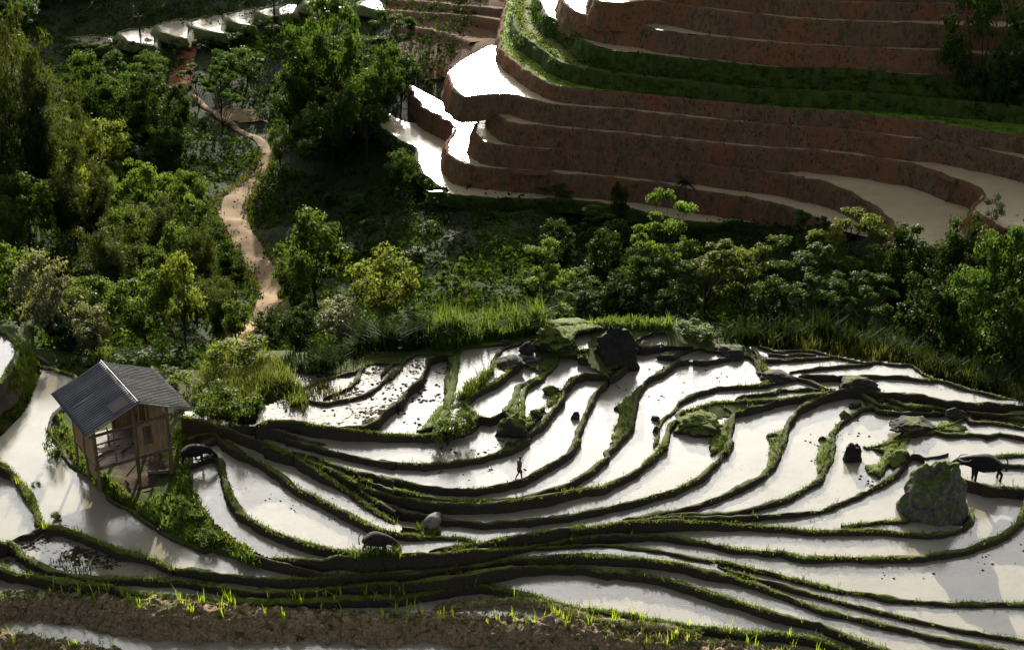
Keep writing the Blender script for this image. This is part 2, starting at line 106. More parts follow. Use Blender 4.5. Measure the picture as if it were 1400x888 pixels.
def bankmat(name,s1,s2,g1,g2,thr,gw=.18,scale=1.0):
    """soil with grass and moss growing on the flat tops"""
    m,nt=newmat(name); b=NB(nt); g=b.n('ShaderNodeNewGeometry'); P=g.outputs['Position']
    nz=b.n('ShaderNodeSeparateXYZ',ins={0:g.outputs['Normal']}).outputs[2]
    f=b.noise(P,1.1*scale,5,.65); f2=b.noise(P,9*scale,4,.7)
    soil=b.ramp(f2,[(.3,s1),(.72,s2)])
    gr=b.ramp(b.noise(P,6*scale,4,.7),[(.3,g1),(.7,g2)])
    k=b.math('ADD',nz,b.math('MULTIPLY',b.math('SUBTRACT',f,.5),1.5))
    mask=b.ramp(k,[(thr,(0,0,0)),(min(1,thr+gw),(1,1,1))])
    col=b.mix(mask,soil,gr)
    bp=b.n('ShaderNodeBump',ins={'Strength':.9,'Distance':.08,'Height':b.noise(P,14*scale,5,.75)})
    s=b.n('ShaderNodeBsdfPrincipled',ins={'Base Color':col,'Roughness':.9,'Specular IOR Level':.2,'Normal':bp.outputs[0]})
    b.out(s.outputs[0]); return m
def leafmat(name,c1,c2,trans=.45,tc=None,spec=.10,rough=.6,pscale=.9):
    m,nt=newmat(name); b=NB(nt); P=pos(b)
    oi=b.n('ShaderNodeObjectInfo').outputs['Random']
    f=b.math('ADD',b.math('MULTIPLY',b.noise(P,pscale,4,.7),.8),b.math('MULTIPLY',b.math('SUBTRACT',oi,.5),.3))
    col=b.ramp(f,[(.25,c1),(.6,c2)])
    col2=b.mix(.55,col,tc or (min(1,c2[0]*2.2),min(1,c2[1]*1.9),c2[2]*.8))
    pr=b.n('ShaderNodeBsdfPrincipled',ins={'Base Color':col,'Roughness':rough,'Specular IOR Level':spec})
    tr=b.n('ShaderNodeBsdfTranslucent',ins={'Color':col2})
    mx=b.n('ShaderNodeMixShader',ins={0:trans}); nt.links.new(pr.outputs[0],mx.inputs[1]); nt.links.new(tr.outputs[0],mx.inputs[2])
    b.out(mx.outputs[0]); return m
M={}
M['water']=water('paddy_water_clear',(.235,.215,.16),(.30,.275,.21),1.0,bumpd=.008)
M['water_marsh']=water('paddy_water_marsh',(.20,.17,.13),(.25,.21,.16),1.0,marsh=.60)
M['water_sky']=water('paddy_water_upper',(.33,.29,.22),(.40,.35,.27),1.0,bumpd=.006,rough=.06,ripple=5,ior=4.0)
M['water_far']=water('paddy_water_far',(.45,.36,.205),(.53,.43,.26),.9,bumpd=.018,rough=.15,ripple=4,ior=1.9)
M['bank']=bankmat('bank_soil',(.018,.014,.010),(.065,.049,.034),(.035,.05,.010),(.10,.115,.018),.80)
M['bank_mid']=bankmat('bank_grass_top',(.018,.014,.010),(.065,.049,.034),(.04,.062,.009),(.12,.15,.018),.74)
M['bank_green']=bankmat('bank_grassy',(.025,.02,.014),(.06,.048,.034),(.04,.065,.010),(.13,.165,.02),.48)
M['bank_bare']=bankmat('bank_bare_clods',(.065,.046,.03),(.42,.30,.18),(.05,.06,.015),(.11,.12,.025),.98)
def wallmat(name,a,b_,c,d):
    m,nt=newmat(name); b=NB(nt); P=pos(b)
    Ps=b.n('ShaderNodeMapping',ins={'Vector':P,'Scale':(1,1,.25)}).outputs[0]
    base=b.ramp(b.noise(Ps,2.2,6,.7),[(.3,a),(.7,b_)])
    red=b.mix(b.ramp(b.noise(P,.22,4,.6),[(.45,(0,0,0)),(.65,(1,1,1))]),base,c)
    weed=b.mix(b.ramp(b.noise(P,.6,5,.7),[(.56,(0,0,0)),(.66,(1,1,1))]),red,d)
    bp=b.n('ShaderNodeBump',ins={'Strength':1.0,'Distance':.15,'Height':b.noise(Ps,5,6,.75)})
    b.out(b.n('ShaderNodeBsdfPrincipled',ins={'Base Color':weed,'Roughness':.95,'Specular IOR Level':.05,'Normal':bp.outputs[0]}).outputs[0]); return m
M['far_wall']=wallmat('far_red_soil',(.09,.058,.036),(.20,.13,.08),(.21,.088,.05),(.07,.075,.026))
M['far_wall_green']=simple('far_grass_wall',(.02,.035,.008),(.06,.09,.015),1.6,.95,.8,7,.1,(1,1,.4))
M['bank_far']=bankmat('far_bank',(.05,.035,.025),(.13,.085,.06),(.04,.055,.012),(.10,.12,.025),.35,.3,.4)
M['far_tread_grass']=simple('far_grass_tread',(.09,.17,.018),(.16,.29,.025),2,.9,.6,9,.1)
M['far_tread_hedge']=simple('far_hedge_tread',(.05,.08,.015),(.14,.16,.03),2.5,.9,.9,9,.1)
def terrainmat():
    m,nt=newmat('hill_undergrowth'); b=NB(nt); P=pos(b)
    c=b.ramp(b.noise(P,.09,6,.65),[(.35,(.010,.018,.005)),(.5,(.022,.034,.009)),(.62,(.034,.032,.014)),(.75,(.034,.052,.012))])
    c2=b.mix(b.noise(P,1.8,5,.7),c,(.02,.028,.008))
    bp=b.n('ShaderNodeBump',ins={'Strength':1.0,'Distance':.5,'Height':b.noise(P,1.2,6,.7)})
    b.out(b.n('ShaderNodeBsdfPrincipled',ins={'Base Color':c2,'Roughness':.95,'Specular IOR Level':.1,'Normal':bp.outputs[0]}).outputs[0]); return m
M['hill']=terrainmat()
M['grass_ground']=simple('grass_ground',(.022,.034,.008),(.07,.088,.016),1.3,.95,.9,12,.1)
M['dirt']=simple('dirt_path_soil',(.16,.105,.055),(.31,.215,.115),.8,.95,.5,5,.1)
M['redsoil']=simple('red_soil',(.17,.05,.03),(.28,.10,.06),.6,.95,.8,3,.1)
M['rock']=bankmat('boulder_rock',(.014,.013,.013),(.06,.053,.05),(.05,.06,.015),(.10,.115,.02),.9,.12,.6)
M['rock_moss']=bankmat('boulder_mossy',(.016,.014,.013),(.055,.05,.045),(.05,.075,.010),(.14,.17,.02),.35,.2,1.3)
M['rock_pale']=bankmat('boulder_pale',(.02,.018,.017),(.17,.16,.145),(.035,.055,.010),(.10,.13,.018),.3,.2,.3)
M['rock_black']=simple('boulder_black',(.008,.007,.007),(.022,.019,.018),1.5,.85,.8,5,.25)
M['bark']=simple('bark',(.022,.016,.012),(.065,.05,.036),4,.9,.6,12,.2,(1,1,.3))
M['bark_pale']=simple('bark_pale',(.09,.08,.06),(.20,.18,.13),4,.9,.4,12,.2,(1,1,.3))
M['culm']=simple('bamboo_culm',(.05,.07,.02),(.14,.15,.05),2,.5,.2,9,.4,(1,1,.15))
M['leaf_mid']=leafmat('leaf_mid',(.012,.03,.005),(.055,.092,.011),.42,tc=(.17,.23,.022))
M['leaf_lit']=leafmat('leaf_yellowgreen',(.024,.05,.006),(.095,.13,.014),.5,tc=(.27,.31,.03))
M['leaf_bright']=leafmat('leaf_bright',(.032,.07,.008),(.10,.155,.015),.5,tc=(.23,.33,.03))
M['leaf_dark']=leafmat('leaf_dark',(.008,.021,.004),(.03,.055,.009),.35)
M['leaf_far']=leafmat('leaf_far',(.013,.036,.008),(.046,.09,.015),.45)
M['leaf_silver']=leafmat('leaf_silver',(.05,.07,.035),(.16,.18,.10),.35,spec=.3)
M['leaf_bamboo']=leafmat('leaf_bamboo',(.006,.016,.004),(.032,.055,.009),.28,tc=(.16,.19,.02))
M['leaf_palm']=leafmat('leaf_palm',(.010,.022,.010),(.026,.045,.018),.25)
M['blade']=leafmat('grass_blade',(.035,.06,.008),(.11,.145,.018),.45,tc=(.22,.28,.03),pscale=1.2)
M['blade_dry']=leafmat('grass_blade_dry',(.045,.065,.011),(.12,.14,.024),.5,tc=(.22,.245,.035),pscale=1.2)
M['reed']=leafmat('reed_blade',(.035,.075,.016),(.11,.17,.035),.45,pscale=1.2)
M['reed_dark']=leafmat('reed_blade_dark',(.006,.014,.004),(.016,.030,.008),.3,pscale=1.2)
M['clod']=simple('mud_clod',(.012,.010,.008),(.035,.028,.02),6,.9,.5,20,.2)
# ---------------------------------------------------------------- object helpers
def tag(o,label=None,cat=None,group=None,kind=None):
    if label: o['label']=label
    if cat: o['category']=cat
    if group: o['group']=group
    if kind: o['kind']=kind
    return o
def link(name,me,mat=None,parent=None,kind=None,smooth=True):
    if mat is not None:
        for mm in (mat if isinstance(mat,(list,tuple)) else [mat]): me.materials.append(mm)
    if smooth and len(me.polygons): me.polygons.foreach_set('use_smooth',np.ones(len(me.polygons),bool))
    o=bpy.data.objects.new(name,me); COL.objects.link(o)
    if parent: o.parent=parent
    if kind: o['kind']=kind
    return o
def mesh(name,v,f):
    me=bpy.data.meshes.new(name); me.from_pydata([tuple(p) for p in v],[],f); me.update(); return me
def npmesh(name,V,n):
    """V: (k*n,3) array, every n verts one face"""
    V=np.ascontiguousarray(V,np.float32); k=len(V)//n
    me=bpy.data.meshes.new(name); me.vertices.add(len(V)); me.vertices.foreach_set('co',V.ravel())
    me.loops.add(len(V)); me.loops.foreach_set('vertex_index',np.arange(len(V),dtype=np.int32))
    me.polygons.add(k); me.polygons.foreach_set('loop_start',np.arange(0,len(V),n,dtype=np.int32))
    me.polygons.foreach_set('loop_total',np.full(k,n,np.int32)); me.update(calc_edges=True); return me
def gridmesh(name,P):
    """P: (h,w,3)"""
    h,w,_=P.shape; idx=np.arange(h*w).reshape(h,w)
    F=np.stack([idx[:-1,:-1],idx[1:,:-1],idx[1:,1:],idx[:-1,1:]],-1).reshape(-1,4)
    me=bpy.data.meshes.new(name); me.vertices.add(h*w); me.vertices.foreach_set('co',np.ascontiguousarray(P,np.float32).ravel())
    me.loops.add(len(F)*4); me.loops.foreach_set('vertex_index',F.ravel().astype(np.int32))
    me.polygons.add(len(F)); me.polygons.foreach_set('loop_start',np.arange(0,len(F)*4,4,dtype=np.int32)); me.polygons.foreach_set('loop_total',np.full(len(F),4,np.int32))
    me.update(calc_edges=True); return me
def empty(name,loc,rz=0,scale=1):
    o=bpy.data.objects.new(name,None); COL.objects.link(o); o.location=loc; o.rotation_euler=(0,0,rz); o.scale=(scale,)*3 if not isinstance(scale,tuple) else scale
    o.empty_display_size=.3; return o
def rbf(pts,smooth=.02):
    A=np.array(pts,float); X=A[:,:2]/100; y=A[:,2]; n=len(X)
    def ph(a,b):
        d=np.sqrt(((a[:,None]-b[None])**2).sum(-1)); return d
    K=np.zeros((n+3,n+3)); K[:n,:n]=ph(X,X)+0*np.eye(n); Q=np.c_[np.ones(n),X]; K[:n,n:]=Q; K[n:,:n]=Q.T
    w=np.linalg.solve(K,np.r_[y,0,0,0])
    def f(u,v):
        u=np.atleast_1d(np.asarray(u,float)); v=np.atleast_1d(np.asarray(v,float))
        x=np.c_[u.ravel(),v.ravel()]/100
        r=ph(x,X)@w[:n]+np.c_[np.ones(len(x)),x]@w[n:]
        return r.reshape(u.shape)
    return f
# ---------------------------------------------------------------- paddy cells
ST=2; GU0,GU1,GV0,GV1=-10,1410,440,894
GW=(GU1-GU0)//ST; GH=(GV1-GV0)//ST
bar=np.zeros((GH,GW),bool)
def draw(pl):
    for (a,b),(c,d) in zip(pl,pl[1:]):
        n=int(max(abs(c-a),abs(d-b)))+1
        for i in range(n+1):
            x=int((a+(c-a)*i/n-GU0)/ST); y=int((b+(d-b)*i/n-GV0)/ST)
            if 0<=x<GW and 0<=y<GH: bar[y,x]=True
for p in list(BUNDS.values())+list(BARS.values()): draw(p)
dist=np.full((GH,GW),99.); dist[bar]=0
for _ in range(30):
    d2=dist.copy()
    d2[1:]=np.minimum(d2[1:],dist[:-1]+1); d2[:-1]=np.minimum(d2[:-1],dist[1:]+1)
    d2[:,1:]=np.minimum(d2[:,1:],dist[:,:-1]+1); d2[:,:-1]=np.minimum(d2[:,:-1],dist[:,1:]+1)
    dist=d2
lab=np.zeros((GH,GW),int); q=[]
for i,(n,z,(u,v)) in enumerate(SEEDS):
    x=int((u-GU0)/ST); y=int((v-GV0)/ST)
    lab[y,x]=i+1; heapq.heappush(q,(-dist[y,x],i*1e-6,y,x))
while q:
    _,k,y,x=heapq.heappop(q)
    for dy,dx in((1,0),(-1,0),(0,1),(0,-1)):
        yy,xx=y+dy,x+dx
        if 0<=yy<GH and 0<=xx<GW and lab[yy,xx]==0:
            lab[yy,xx]=lab[y,x]; heapq.heappush(q,(-dist[yy,xx],k+1e-9,yy,xx))
LEV=np.array([np.nan]+[z if z>-50 else np.nan for _,z,_ in SEEDS])
LNAME=['']+[n for n,_,_ in SEEDS]
zmap=LEV[lab]
def cell_at(u,v):
    x=min(GW-1,max(0,int((u-GU0)/ST))); y=min(GH-1,max(0,int((v-GV0)/ST)))
    return LNAME[lab[y,x]],zmap[y,x]
MARSH={'R1','R2','R3','cS','P3','cX','V0','V0b'}
for i,(n,z,_) in enumerate(SEEDS):
    if z<-50: continue
    msk=(lab==i+1)
    if msk.sum()<25: continue
    quads=[]
    for y in range(GH):
        row=np.r_[0,msk[y].astype(int),0]; d=np.diff(row)
        for a,b in zip(np.where(d==1)[0],np.where(d==-1)[0]):
            u0=GU0+a*ST; u1=GU0+b*ST; v0=GV0+y*ST; v1=v0+ST
            if a==0: u0-=(25 if n=='cU' else 320)
            if b==GW: u1+=420
            if y==GH-1: v1+=120
            m_=1.5
            quads+= [atz(u0-m_,v1,z),atz(u1+m_,v1,z),atz(u1+m_,v0,z),atz(u0-m_,v0,z)]
    me=npmesh('paddy_water',np.array(quads),4)
    link('paddy_water',me,M['water_marsh'] if n in MARSH else M['water'],kind='structure',smooth=False)
# ---------------------------------------------------------------- banks
def catmull(P,step):
    P=[Vector(p) for p in P]; out=[]
    for i in range(len(P)-1):
        p0=P[max(0,i-1)];p1=P[i];p2=P[i+1];p3=P[min(len(P)-1,i+2)]
        n=max(1,int((p2-p1).length/step))
        for k in range(n):
            t=k/n; t2=t*t;t3=t2*t
            out.append(.5*((2*p1)+(-p0+p2)*t+(2*p0-5*p1+4*p2-p3)*t2+(-p0+3*p1-3*p2+p3)*t3))
    out.append(P[-1]); return out
def dedupe(pl,d=3):
    o=[pl[0]]
    for p in pl[1:]:
        if math.hypot(p[0]-o[-1][0],p[1]-o[-1][1])>=d: o.append(p)
    return o
BW={'L2s':.3,'K2':.42,'L2':.42,'J2':.42,'B2':.4,'L3':.45,'L2p':.45,'FB':1.3,'R2':.5,'FF':1.2,'S2':.7,'Oo':.48,'Nn':.46,'X5':.8,'Z1':.55,'U1':.55,'HB':.35,'S1':.5,'A2':.45,'C2':.45,'D2':.42,'E2':.42,'L1':.45,'Z3':.3,'T1b':.2,'T1c':.25,'Zm':.4,'F3':.5,'Ib':.5}
GREEN={'X5','Z1','Z3','Zm','R2','S1','U1','gapQ','F3','V5','G0','C2t','I1','D2p','Y1','K2','L2','Nn','Oo','L1','B2','J2','h3a','J3','L3','L2p'}
MID={'K2','L2','Nn','Oo','L1','B2','J2','h3a','J3','L3','L2p'}
GAPS=[]   # little outlets
BTOP={}
def bundz(pl):
    zs=[]
    for (u,v) in pl:
        x=int((u-GU0)/ST); y=int((v-GV0)/ST); r=6
        sub=zmap[max(0,y-r):y+r+1,max(0,x-r):x+r+1] if -r<y<GH+r else np.zeros((0,0))
        zz=sub[~np.isnan(sub)] if sub.size else np.zeros(0)
        zs.append(zz.max() if len(zz) else np.nan)
    zs=np.array(zs); ok=~np.isnan(zs)
    if not ok.any(): return None
    zs=np.interp(np.arange(len(zs)),np.where(ok)[0],zs[ok])
    return zs
def fbm(p,s,o=3): return noise.fractal(Vector(p)*s,1.0,2.0,o)
def bank(name,pl,w=.38,mat=None,H=1.7,amp=.07,step=.22,lift=.11,nm='terrace_bank',fine=False,slope=None):
    pl=dedupe(pl)
    px=[]
    for (a,b),(c,d) in zip(pl,pl[1:]):
        n=max(1,int(math.hypot(c-a,d-b)/8))
        px+=[(a+(c-a)*i/n,b+(d-b)*i/n) for i in range(n)]
    px.append(pl[-1])
    zs=bundz(px)
    if zs is None: return
    k=5; zp=np.r_[[zs[0]]*k,zs,[zs[-1]]*k]; zs=np.convolve(zp,np.ones(2*k+1)/(2*k+1),'valid')
    P=[Vector(atz(u,v,z+lift)) for (u,v),z in zip(px,zs)]
    # smooth
    C=catmull(P,step)
    n=len(C)
    if n<3: return
    prof=[(-.34,-H),(-.2,-.75),(-.12,-.36),(-.05,-.12),(.0,-.02),(.25,.03),(.5,.045),(.75,.03),(1.0,-.02),(1.05,-.12),(1.12,-.36),(1.2,-.75),(1.34,-H)]
    if fine:
        pr=[]
        for (a0,b0_),(a1,b1_) in zip(prof,prof[1:]):
            k_=max(1,int(math.hypot((a1-a0)*w,b1_-b0_)/.10))
            pr+=[(a0+(a1-a0)*i/k_,b0_+(b1_-b0_)*i/k_) for i in range(k_)]
        prof=pr+[prof[-1]]
    m=len(prof); V=np.zeros((n,m,3))
    sd=sum(ord(c) for c in name)
    for i,c in enumerate(C):
        t=(C[min(n-1,i+1)]-C[max(0,i-1)]); t.z=0
        if t.length<1e-6: t=Vector((1,0,0))
        t.normalize(); s=Vector((-t.y,t.x,0))
        ww=w*(.74+.55*fbm((c.x+sd,c.y,0),.6,2)); hz_=.06*fbm((c.x,c.y+sd,2),.9,3); e=1.0
        e=min(1.0,.25+min(i,n-1-i)*step/.5*.75)
        for j,(a,b) in enumerate(prof):
            if a<0 and slope: off=-ww/2-slope*abs(b)**.8 if b<0 else -ww/2
            elif a<0: off=-ww/2+a*abs(b if b<-.3 else .35)*.8
            elif a>1: off=ww/2+(a-1)*abs(b if b<-.3 else .35)*.8
            else: off=-ww/2+a*ww
            off*=e
            p=c+s*off; p.z+=b+hz_
            q_=Vector((p.x*1.0,p.y,p.z))
            nv=noise.noise_vector(q_*2.6)*amp+noise.noise_vector(q_*7.0)*amp*.6
            p+=nv
            if fine: p+=noise.noise_vector(q_*16)*.06
            if b<-.05: p+=s*(fbm((c.x,c.y,b*2),1.3,3)*amp*1.2)
            V[i,j]=p
    me=gridmesh(nm,V)
    o=link(nm,me,mat or M['bank'],kind='structure')
    BTOP[name]=C
    return o
def outward(pl):
    # banks leaving the view run on beyond it
    pl=list(pl)
    for k in (0,-1):
        u,v=pl[k]; add=None
        if u>=1390: add=[(u+140,v),(u+280,v),(u+420,v)]
        elif u<=4 and v>560: add=[(u-110,v),(u-220,v),(u-320,v)]
        if add: pl=pl+add if k==-1 else add[::-1]+pl
    return pl
for n,pl in BUNDS.items():
    pl=outward(pl)
    if n in('FB','FF'):
        bank(n,pl,BW[n],M['bank_bare'],2.4,.22,.09,.2,fine=True,slope=.95)
    elif n in('S2','R2'):
        bank(n,pl,BW[n],M['bank_green'] if n=='R2' else M['bank_bare'],2.0,.08,.14,.15)
    else:
        bank(n,pl,BW.get(n,.36),M['bank_mid'] if n in MID else M['bank_green'] if n in GREEN else M['bank'])
# ---------------------------------------------------------------- hill terrain
TY=rbf(TPTS)
def terr(u,v,dz=0):
    Y=float(TY([u],[v])[0]); p=aty(u,v,Y); return Vector((p[0],p[1],p[2]+dz))
def terrain_grid(us,vs):
    U,V=np.meshgrid(us,vs); Y=TY(U,V)
    a=(U-700)/FPX; b=(444-V)/FPX; yy=CP+b*SP; zz=-SP+b*CP; t=Y/yy
    return np.stack([a*t,Y,CAMH+zz*t],-1)
us=np.arange(-420,1821,10.); vs=np.arange(600,-131,-6.)
PG=terrain_grid(us,vs)
for i in range(PG.shape[0]):
    for j in range(PG.shape[1]):
        x,y,z=PG[i,j]; PG[i,j,2]+=fbm((x,y,0),.12,4)*.7+fbm((x,y,3),.7,2)*.15
link('hillside',gridmesh('hillside',PG),M['hill'],kind='structure')
# wide surrounding land, far below and all around
gl=[]
link('ground',mesh('ground',[(-900,-300,-40),(900,-300,-40),(900,1500,-40),(-900,1500,-40)],[(0,1,2,3)]),M['hill'],kind='structure')
# near ground: hut knoll, bush slope, grassy bank
NZ=rbf(NPTS)
def near(u,v,dz=0):
    p=atz(u,v,float(NZ([u],[v])[0])+dz); return Vector(p)
def near_patch(name,us,vs,test,mat,amp=.1):
    V=[];idx={};F=[]
    for i,v in enumerate(vs):
        for j,u in enumerate(us):
            if not test(u,v): continue
            p=near(u,v); p.z+=fbm(p,.9,3)*amp
            idx[i,j]=len(V); V.append(p)
    for (i,j) in idx:
        if (i+1,j) in idx and (i,j+1) in idx and (i+1,j+1) in idx:
            F.append((idx[i,j],idx[i+1,j],idx[i+1,j+1],idx[i,j+1]))
    return link(name,mesh(name,V,F),mat,kind='structure')
def isbg(u,v):
    n,z=cell_at(u,v)
    if np.isnan(z): return True
    for du,dv in((4,0),(-4,0),(0,4),(0,-4)):
        n,z=cell_at(u+du,v+dv)
        if np.isnan(z): return True
    return False
def nearcell(u,v,r):
    x=int((u-GU0)/ST); y=int((v-GV0)/ST); k=int(r/ST)
    s=zmap[max(0,y-k):y+k+1,max(0,x-k):x+k+1]
    return s.size>0 and (~np.isnan(s)).any()
near_patch('grassy_ground',np.arange(-10,440,3.),np.arange(446,800,3.),lambda u,v:isbg(u,v) and (v>505 or nearcell(u,v,24)),M['grass_ground'])
near_patch('rim_ground',np.arange(440,1410,4.),np.arange(440,600,3.),lambda u,v:isbg(u,v) and nearcell(u,v,14),M['grass_ground'],.08)
# the hill behind the red terraces climbs on above the picture
HX=np.arange(8,230,6.); HY=np.arange(180,342,6.)
V=np.zeros((len(HY),len(HX),3))
for i,y in enumerate(HY):
    for j,x in enumerate(HX):
        rx=min(1,max(0,(x-(y-180)*.12-14)/26)); ry=min(1,max(0,(y-180)/26)); rx=rx*rx*(3-2*rx); ry=ry*ry*(3-2*ry)
        V[i,j]=(x,y+2,-22+rx*26+rx*ry*26+fbm((x,y,0),.05,4)*2.2)
link('hillside',gridmesh('hillside',V),M['hill'],kind='structure')
# ---------------------------------------------------------------- far terraces
FZ={}; FC=[]
for k,row in enumerate(FROWS):
    t=math.tan(PITCH-math.atan((row-444)/-FPX)) if False else math.tan(PITCH+math.atan((row-444)/FPX))
    FZ[k]=CAMH-t*207.4/(1+t)
def far_wall(k,pl,depth,mat,nm='terrace_wall'):
    P=[Vector(atz(u,v,FZ[k]+.12)) for u,v in dedupe(pl,4)]
    C=catmull(P,.5); n=len(C)
    prof=[(.25,-.25),(.2,0),(0,.03),(-.12,-.05)]+[(-.12-.28*d,-d) for d in np.linspace(.3,depth,7)]
    V=np.zeros((n,len(prof),3))
    for i,c in enumerate(C):
        t=C[min(n-1,i+1)]-C[max(0,i-1)]; t.z=0
        if t.length<1e-6: t=Vector((1,0,0))
        t.normalize(); s=Vector((-t.y,t.x,0))
        for j,(a,b) in enumerate(prof):
            p=c+s*a; p.z+=b
            p+=noise.noise_vector(p*.9)*.14+s*fbm((p.x,p.y,p.z*.3),.5,4)*.28+noise.noise_vector(p*3)*.06; p.z+=fbm((p.x,p.y,k),.35,3)*.12
            V[i,j]=p
    o=link(nm,gridmesh(nm,V),mat,kind='structure'); return C
def polyz(name,pl,z,mat,nm=None):
    P=[Vector(atz(u,v,z)) for u,v in pl]
    tri=tessellate_polygon([[Vector((p.x,p.y,0)) for p in P]])
    me=mesh(name,P,[t for t in tri])
    # face up
    bm=bmesh.new(); bm.from_mesh(me)
    for f in bm.faces:
        f.normal_update()
        if f.normal.z<0: f.normal_flip()
    bm.to_mesh(me); bm.free()
    return link(name,me,mat,kind='structure',smooth=False)
for k in range(len(FROWS)):
    if k>2:
        (ua,va),(ub,vb_)=FAR[k][-2:]; sl=(vb_-va)/max(1,ub-ua)
        FAR[k]=FAR[k]+[(ub+130,vb_+130*sl*.8),(ub+260,vb_+260*sl*.7),(ub+380,vb_+380*sl*.6)]
for k in range(len(FROWS)):
    far=FAR[k]
    green = k in (6,7)
    d=(FZ[k]-FZ[k-1]+.7) if k else 1.3
    FC.append((far_wall(k,far,d,M['far_wall_green'] if k in(7,6,0) else M['far_wall']),d,k))
    if k+1<len(FROWS):
        mat={4:M['water_far'],5:M['far_tread_grass'],6:M['far_tread_hedge']}.get(k,M['water_far'])
        polyz('paddy_water' if k not in(5,6) else 'grass_terrace',far+(FAR[k+1][::-1] if k!=4 else FAR[5][:2:-1]+[(668,63),(648,74),(630,84)]),FZ[k]-.02,mat)
for pl,z in FARX:
    z=max(terr(u,v).z for u,v in pl)+.05
    polyz('paddy_water',pl,z,M['water_sky'])
    e=pl[:]
    P=[Vector(atz(u,v,z+.1)) for u,v in e+[e[0]]]
    C=catmull(P,.5); V=np.zeros((len(C),4,3)); cen=sum(P,Vector())/len(P)
    for i,c in enumerate(C):
        r=(c-cen); r.z=0; r.normalize()
        for j,(a,b) in enumerate([(-.2,-.3),(0,0),(.5,.02),(1.5,-1.1)]):
            p=c+r*a; p.z+=b; p+=noise.noise_vector(p*.8)*.15; V[i,j]=p
    link('terrace_wall',gridmesh('terrace_wall',V),M['bank_far'],kind='structure')
# ---------------------------------------------------------------- path and soil patches
def ribbon(name,pts,mat,dz=.08,nc=5,namp=.05):
    """pts: (u,v,halfwidth px) laid on the hill"""
    C=[]
    for (a,b) in zip(pts,pts[1:]):
        n=max(1,int(math.hypot(b[0]-a[0],b[1]-a[1])/4))
        C+=[[a[q_]+(b[q_]-a[q_])*i/n for q_ in range(3)] for i in range(n)]
    C.append(list(pts[-1])); C=np.array(C)
    k=4; 
    for q_ in range(3):
        z=np.r_[[C[0,q_]]*k,C[:,q_],[C[-1,q_]]*k]; C[:,q_]=np.convolve(z,np.ones(2*k+1)/(2*k+1),'valid')
    V=np.zeros((len(C),nc,3))
    for i in range(len(C)):
        u,v,w=C[i]
        w*=1+.25*noise.noise((u*.05,v*.05,1))+.22*noise.noise((u*.3,v*.3,4))
        for j in range(nc):
            s=(j/(nc-1)-.5)*2
            p=terr(u+s*w,v,0); p.z+=fbm((p.x,p.y,0),.12,4)*.7+fbm((p.x,p.y,3),.7,2)*.15+dz+(-.12 if j in(0,nc-1) else 0)
            V[i,j]=p
    return link(name,gridmesh(name,V),mat,kind='structure')
ribbon('dirt_path',[(a,b_,c*1.2) for a,b_,c in PATH],M['dirt'],.24)
ribbon('red_landslide',[(262,52,9),(258,70,12),(252,90,14),(246,112,16),(243,128,14)],M['redsoil'],.3)
ribbon('bare_slope',[(300,150,26),(330,160,30),(352,168,26)],M['dirt'],.12)
ribbon('green_field',[(335,66,8),(345,78,16),(352,90,12)],M['far_tread_grass'],.25)
ribbon('green_field',[(362,60,8),(376,64,13),(386,70,8)],M['far_tread_grass'],.25)
ribbon('bare_slope',[(615,-40,95),(615,0,92),(618,40,82),(622,75,66),(615,100,40),(600,112,25)],M['far_wall'],.25,nc=9)
for pl in HILLWALLS:
    P=[terr(u,v,.9) for u,v in pl]; C=catmull(P,.6); V=np.zeros((len(C),5,3))
    for i,c in enumerate(C):
        t=C[min(len(C)-1,i+1)]-C[max(0,i-1)]; t.z=0; t.normalize(); s=Vector((-t.y,t.x,0))
        for j,(a_,b_) in enumerate([(3.5,-.2),(.3,0),(0,0),(-.4,-1.0),(-.8,-2.4)]):
            p=c+s*a_; p.z+=b_; p+=noise.noise_vector(p*.7)*.15; V[i,j]=p
    link('terrace_wall',gridmesh('terrace_wall',V),M['far_wall'],kind='structure')
# ---------------------------------------------------------------- grassy bulges on the inner side of banks
def mound(pl,h,mat='bank_green',z=None,stp=1.5):
    us_=[p[0] for p in pl]; vs_=[p[1] for p in pl]
    cu,cv=sum(us_)/len(pl),sum(vs_)/len(pl)
    if z is None:
        zs=[cell_at(a,b_)[1] for a,b_ in pl+[(cu,cv)]]; zs=sorted(x for x in zs if x==x); z=zs[len(zs)//2]
    def edge(u,v):
        d=1e9
        for (a,b_),(c,e) in zip(pl,pl[1:]+pl[:1]):
            L2=(c-a)**2+(e-b_)**2+1e-9; t=max(0,min(1,((u-a)*(c-a)+(v-b_)*(e-b_))/L2))
            d=min(d,math.hypot(u-a-t*(c-a),v-b_-t*(e-b_)))
        return d
    V=[];idx={};F=[]
    U_=np.arange(min(us_)-3,max(us_)+3,stp); W_=np.arange(min(vs_)-3,max(vs_)+3,stp)
    for i,v in enumerate(W_):
        for j,u in enumerate(U_):
            s=edge(u,v); ins=inpoly0(u,v,pl)
            if not ins and s>2.5: continue
            k=min(1,s/7.) if ins else -s/5
            p=Vector(atz(u,v,z+h*(k*(2-k) if k>0 else k)-.03)); p+=noise.noise_vector(p*2.2)*.09+noise.noise_vector(p*6)*.05
            idx[i,j]=len(V); V.append(p)
    for (i,j) in idx:
        if (i+1,j) in idx and (i,j+1) in idx and (i+1,j+1) in idx: F.append((idx[i,j],idx[i+1,j],idx[i+1,j+1],idx[i,j+1]))
    link('grassy_bulge',mesh('grassy_bulge',V,F),M[mat],kind='structure')
    MOUNDV.append([V[k] for k in range(0,len(V),2)])
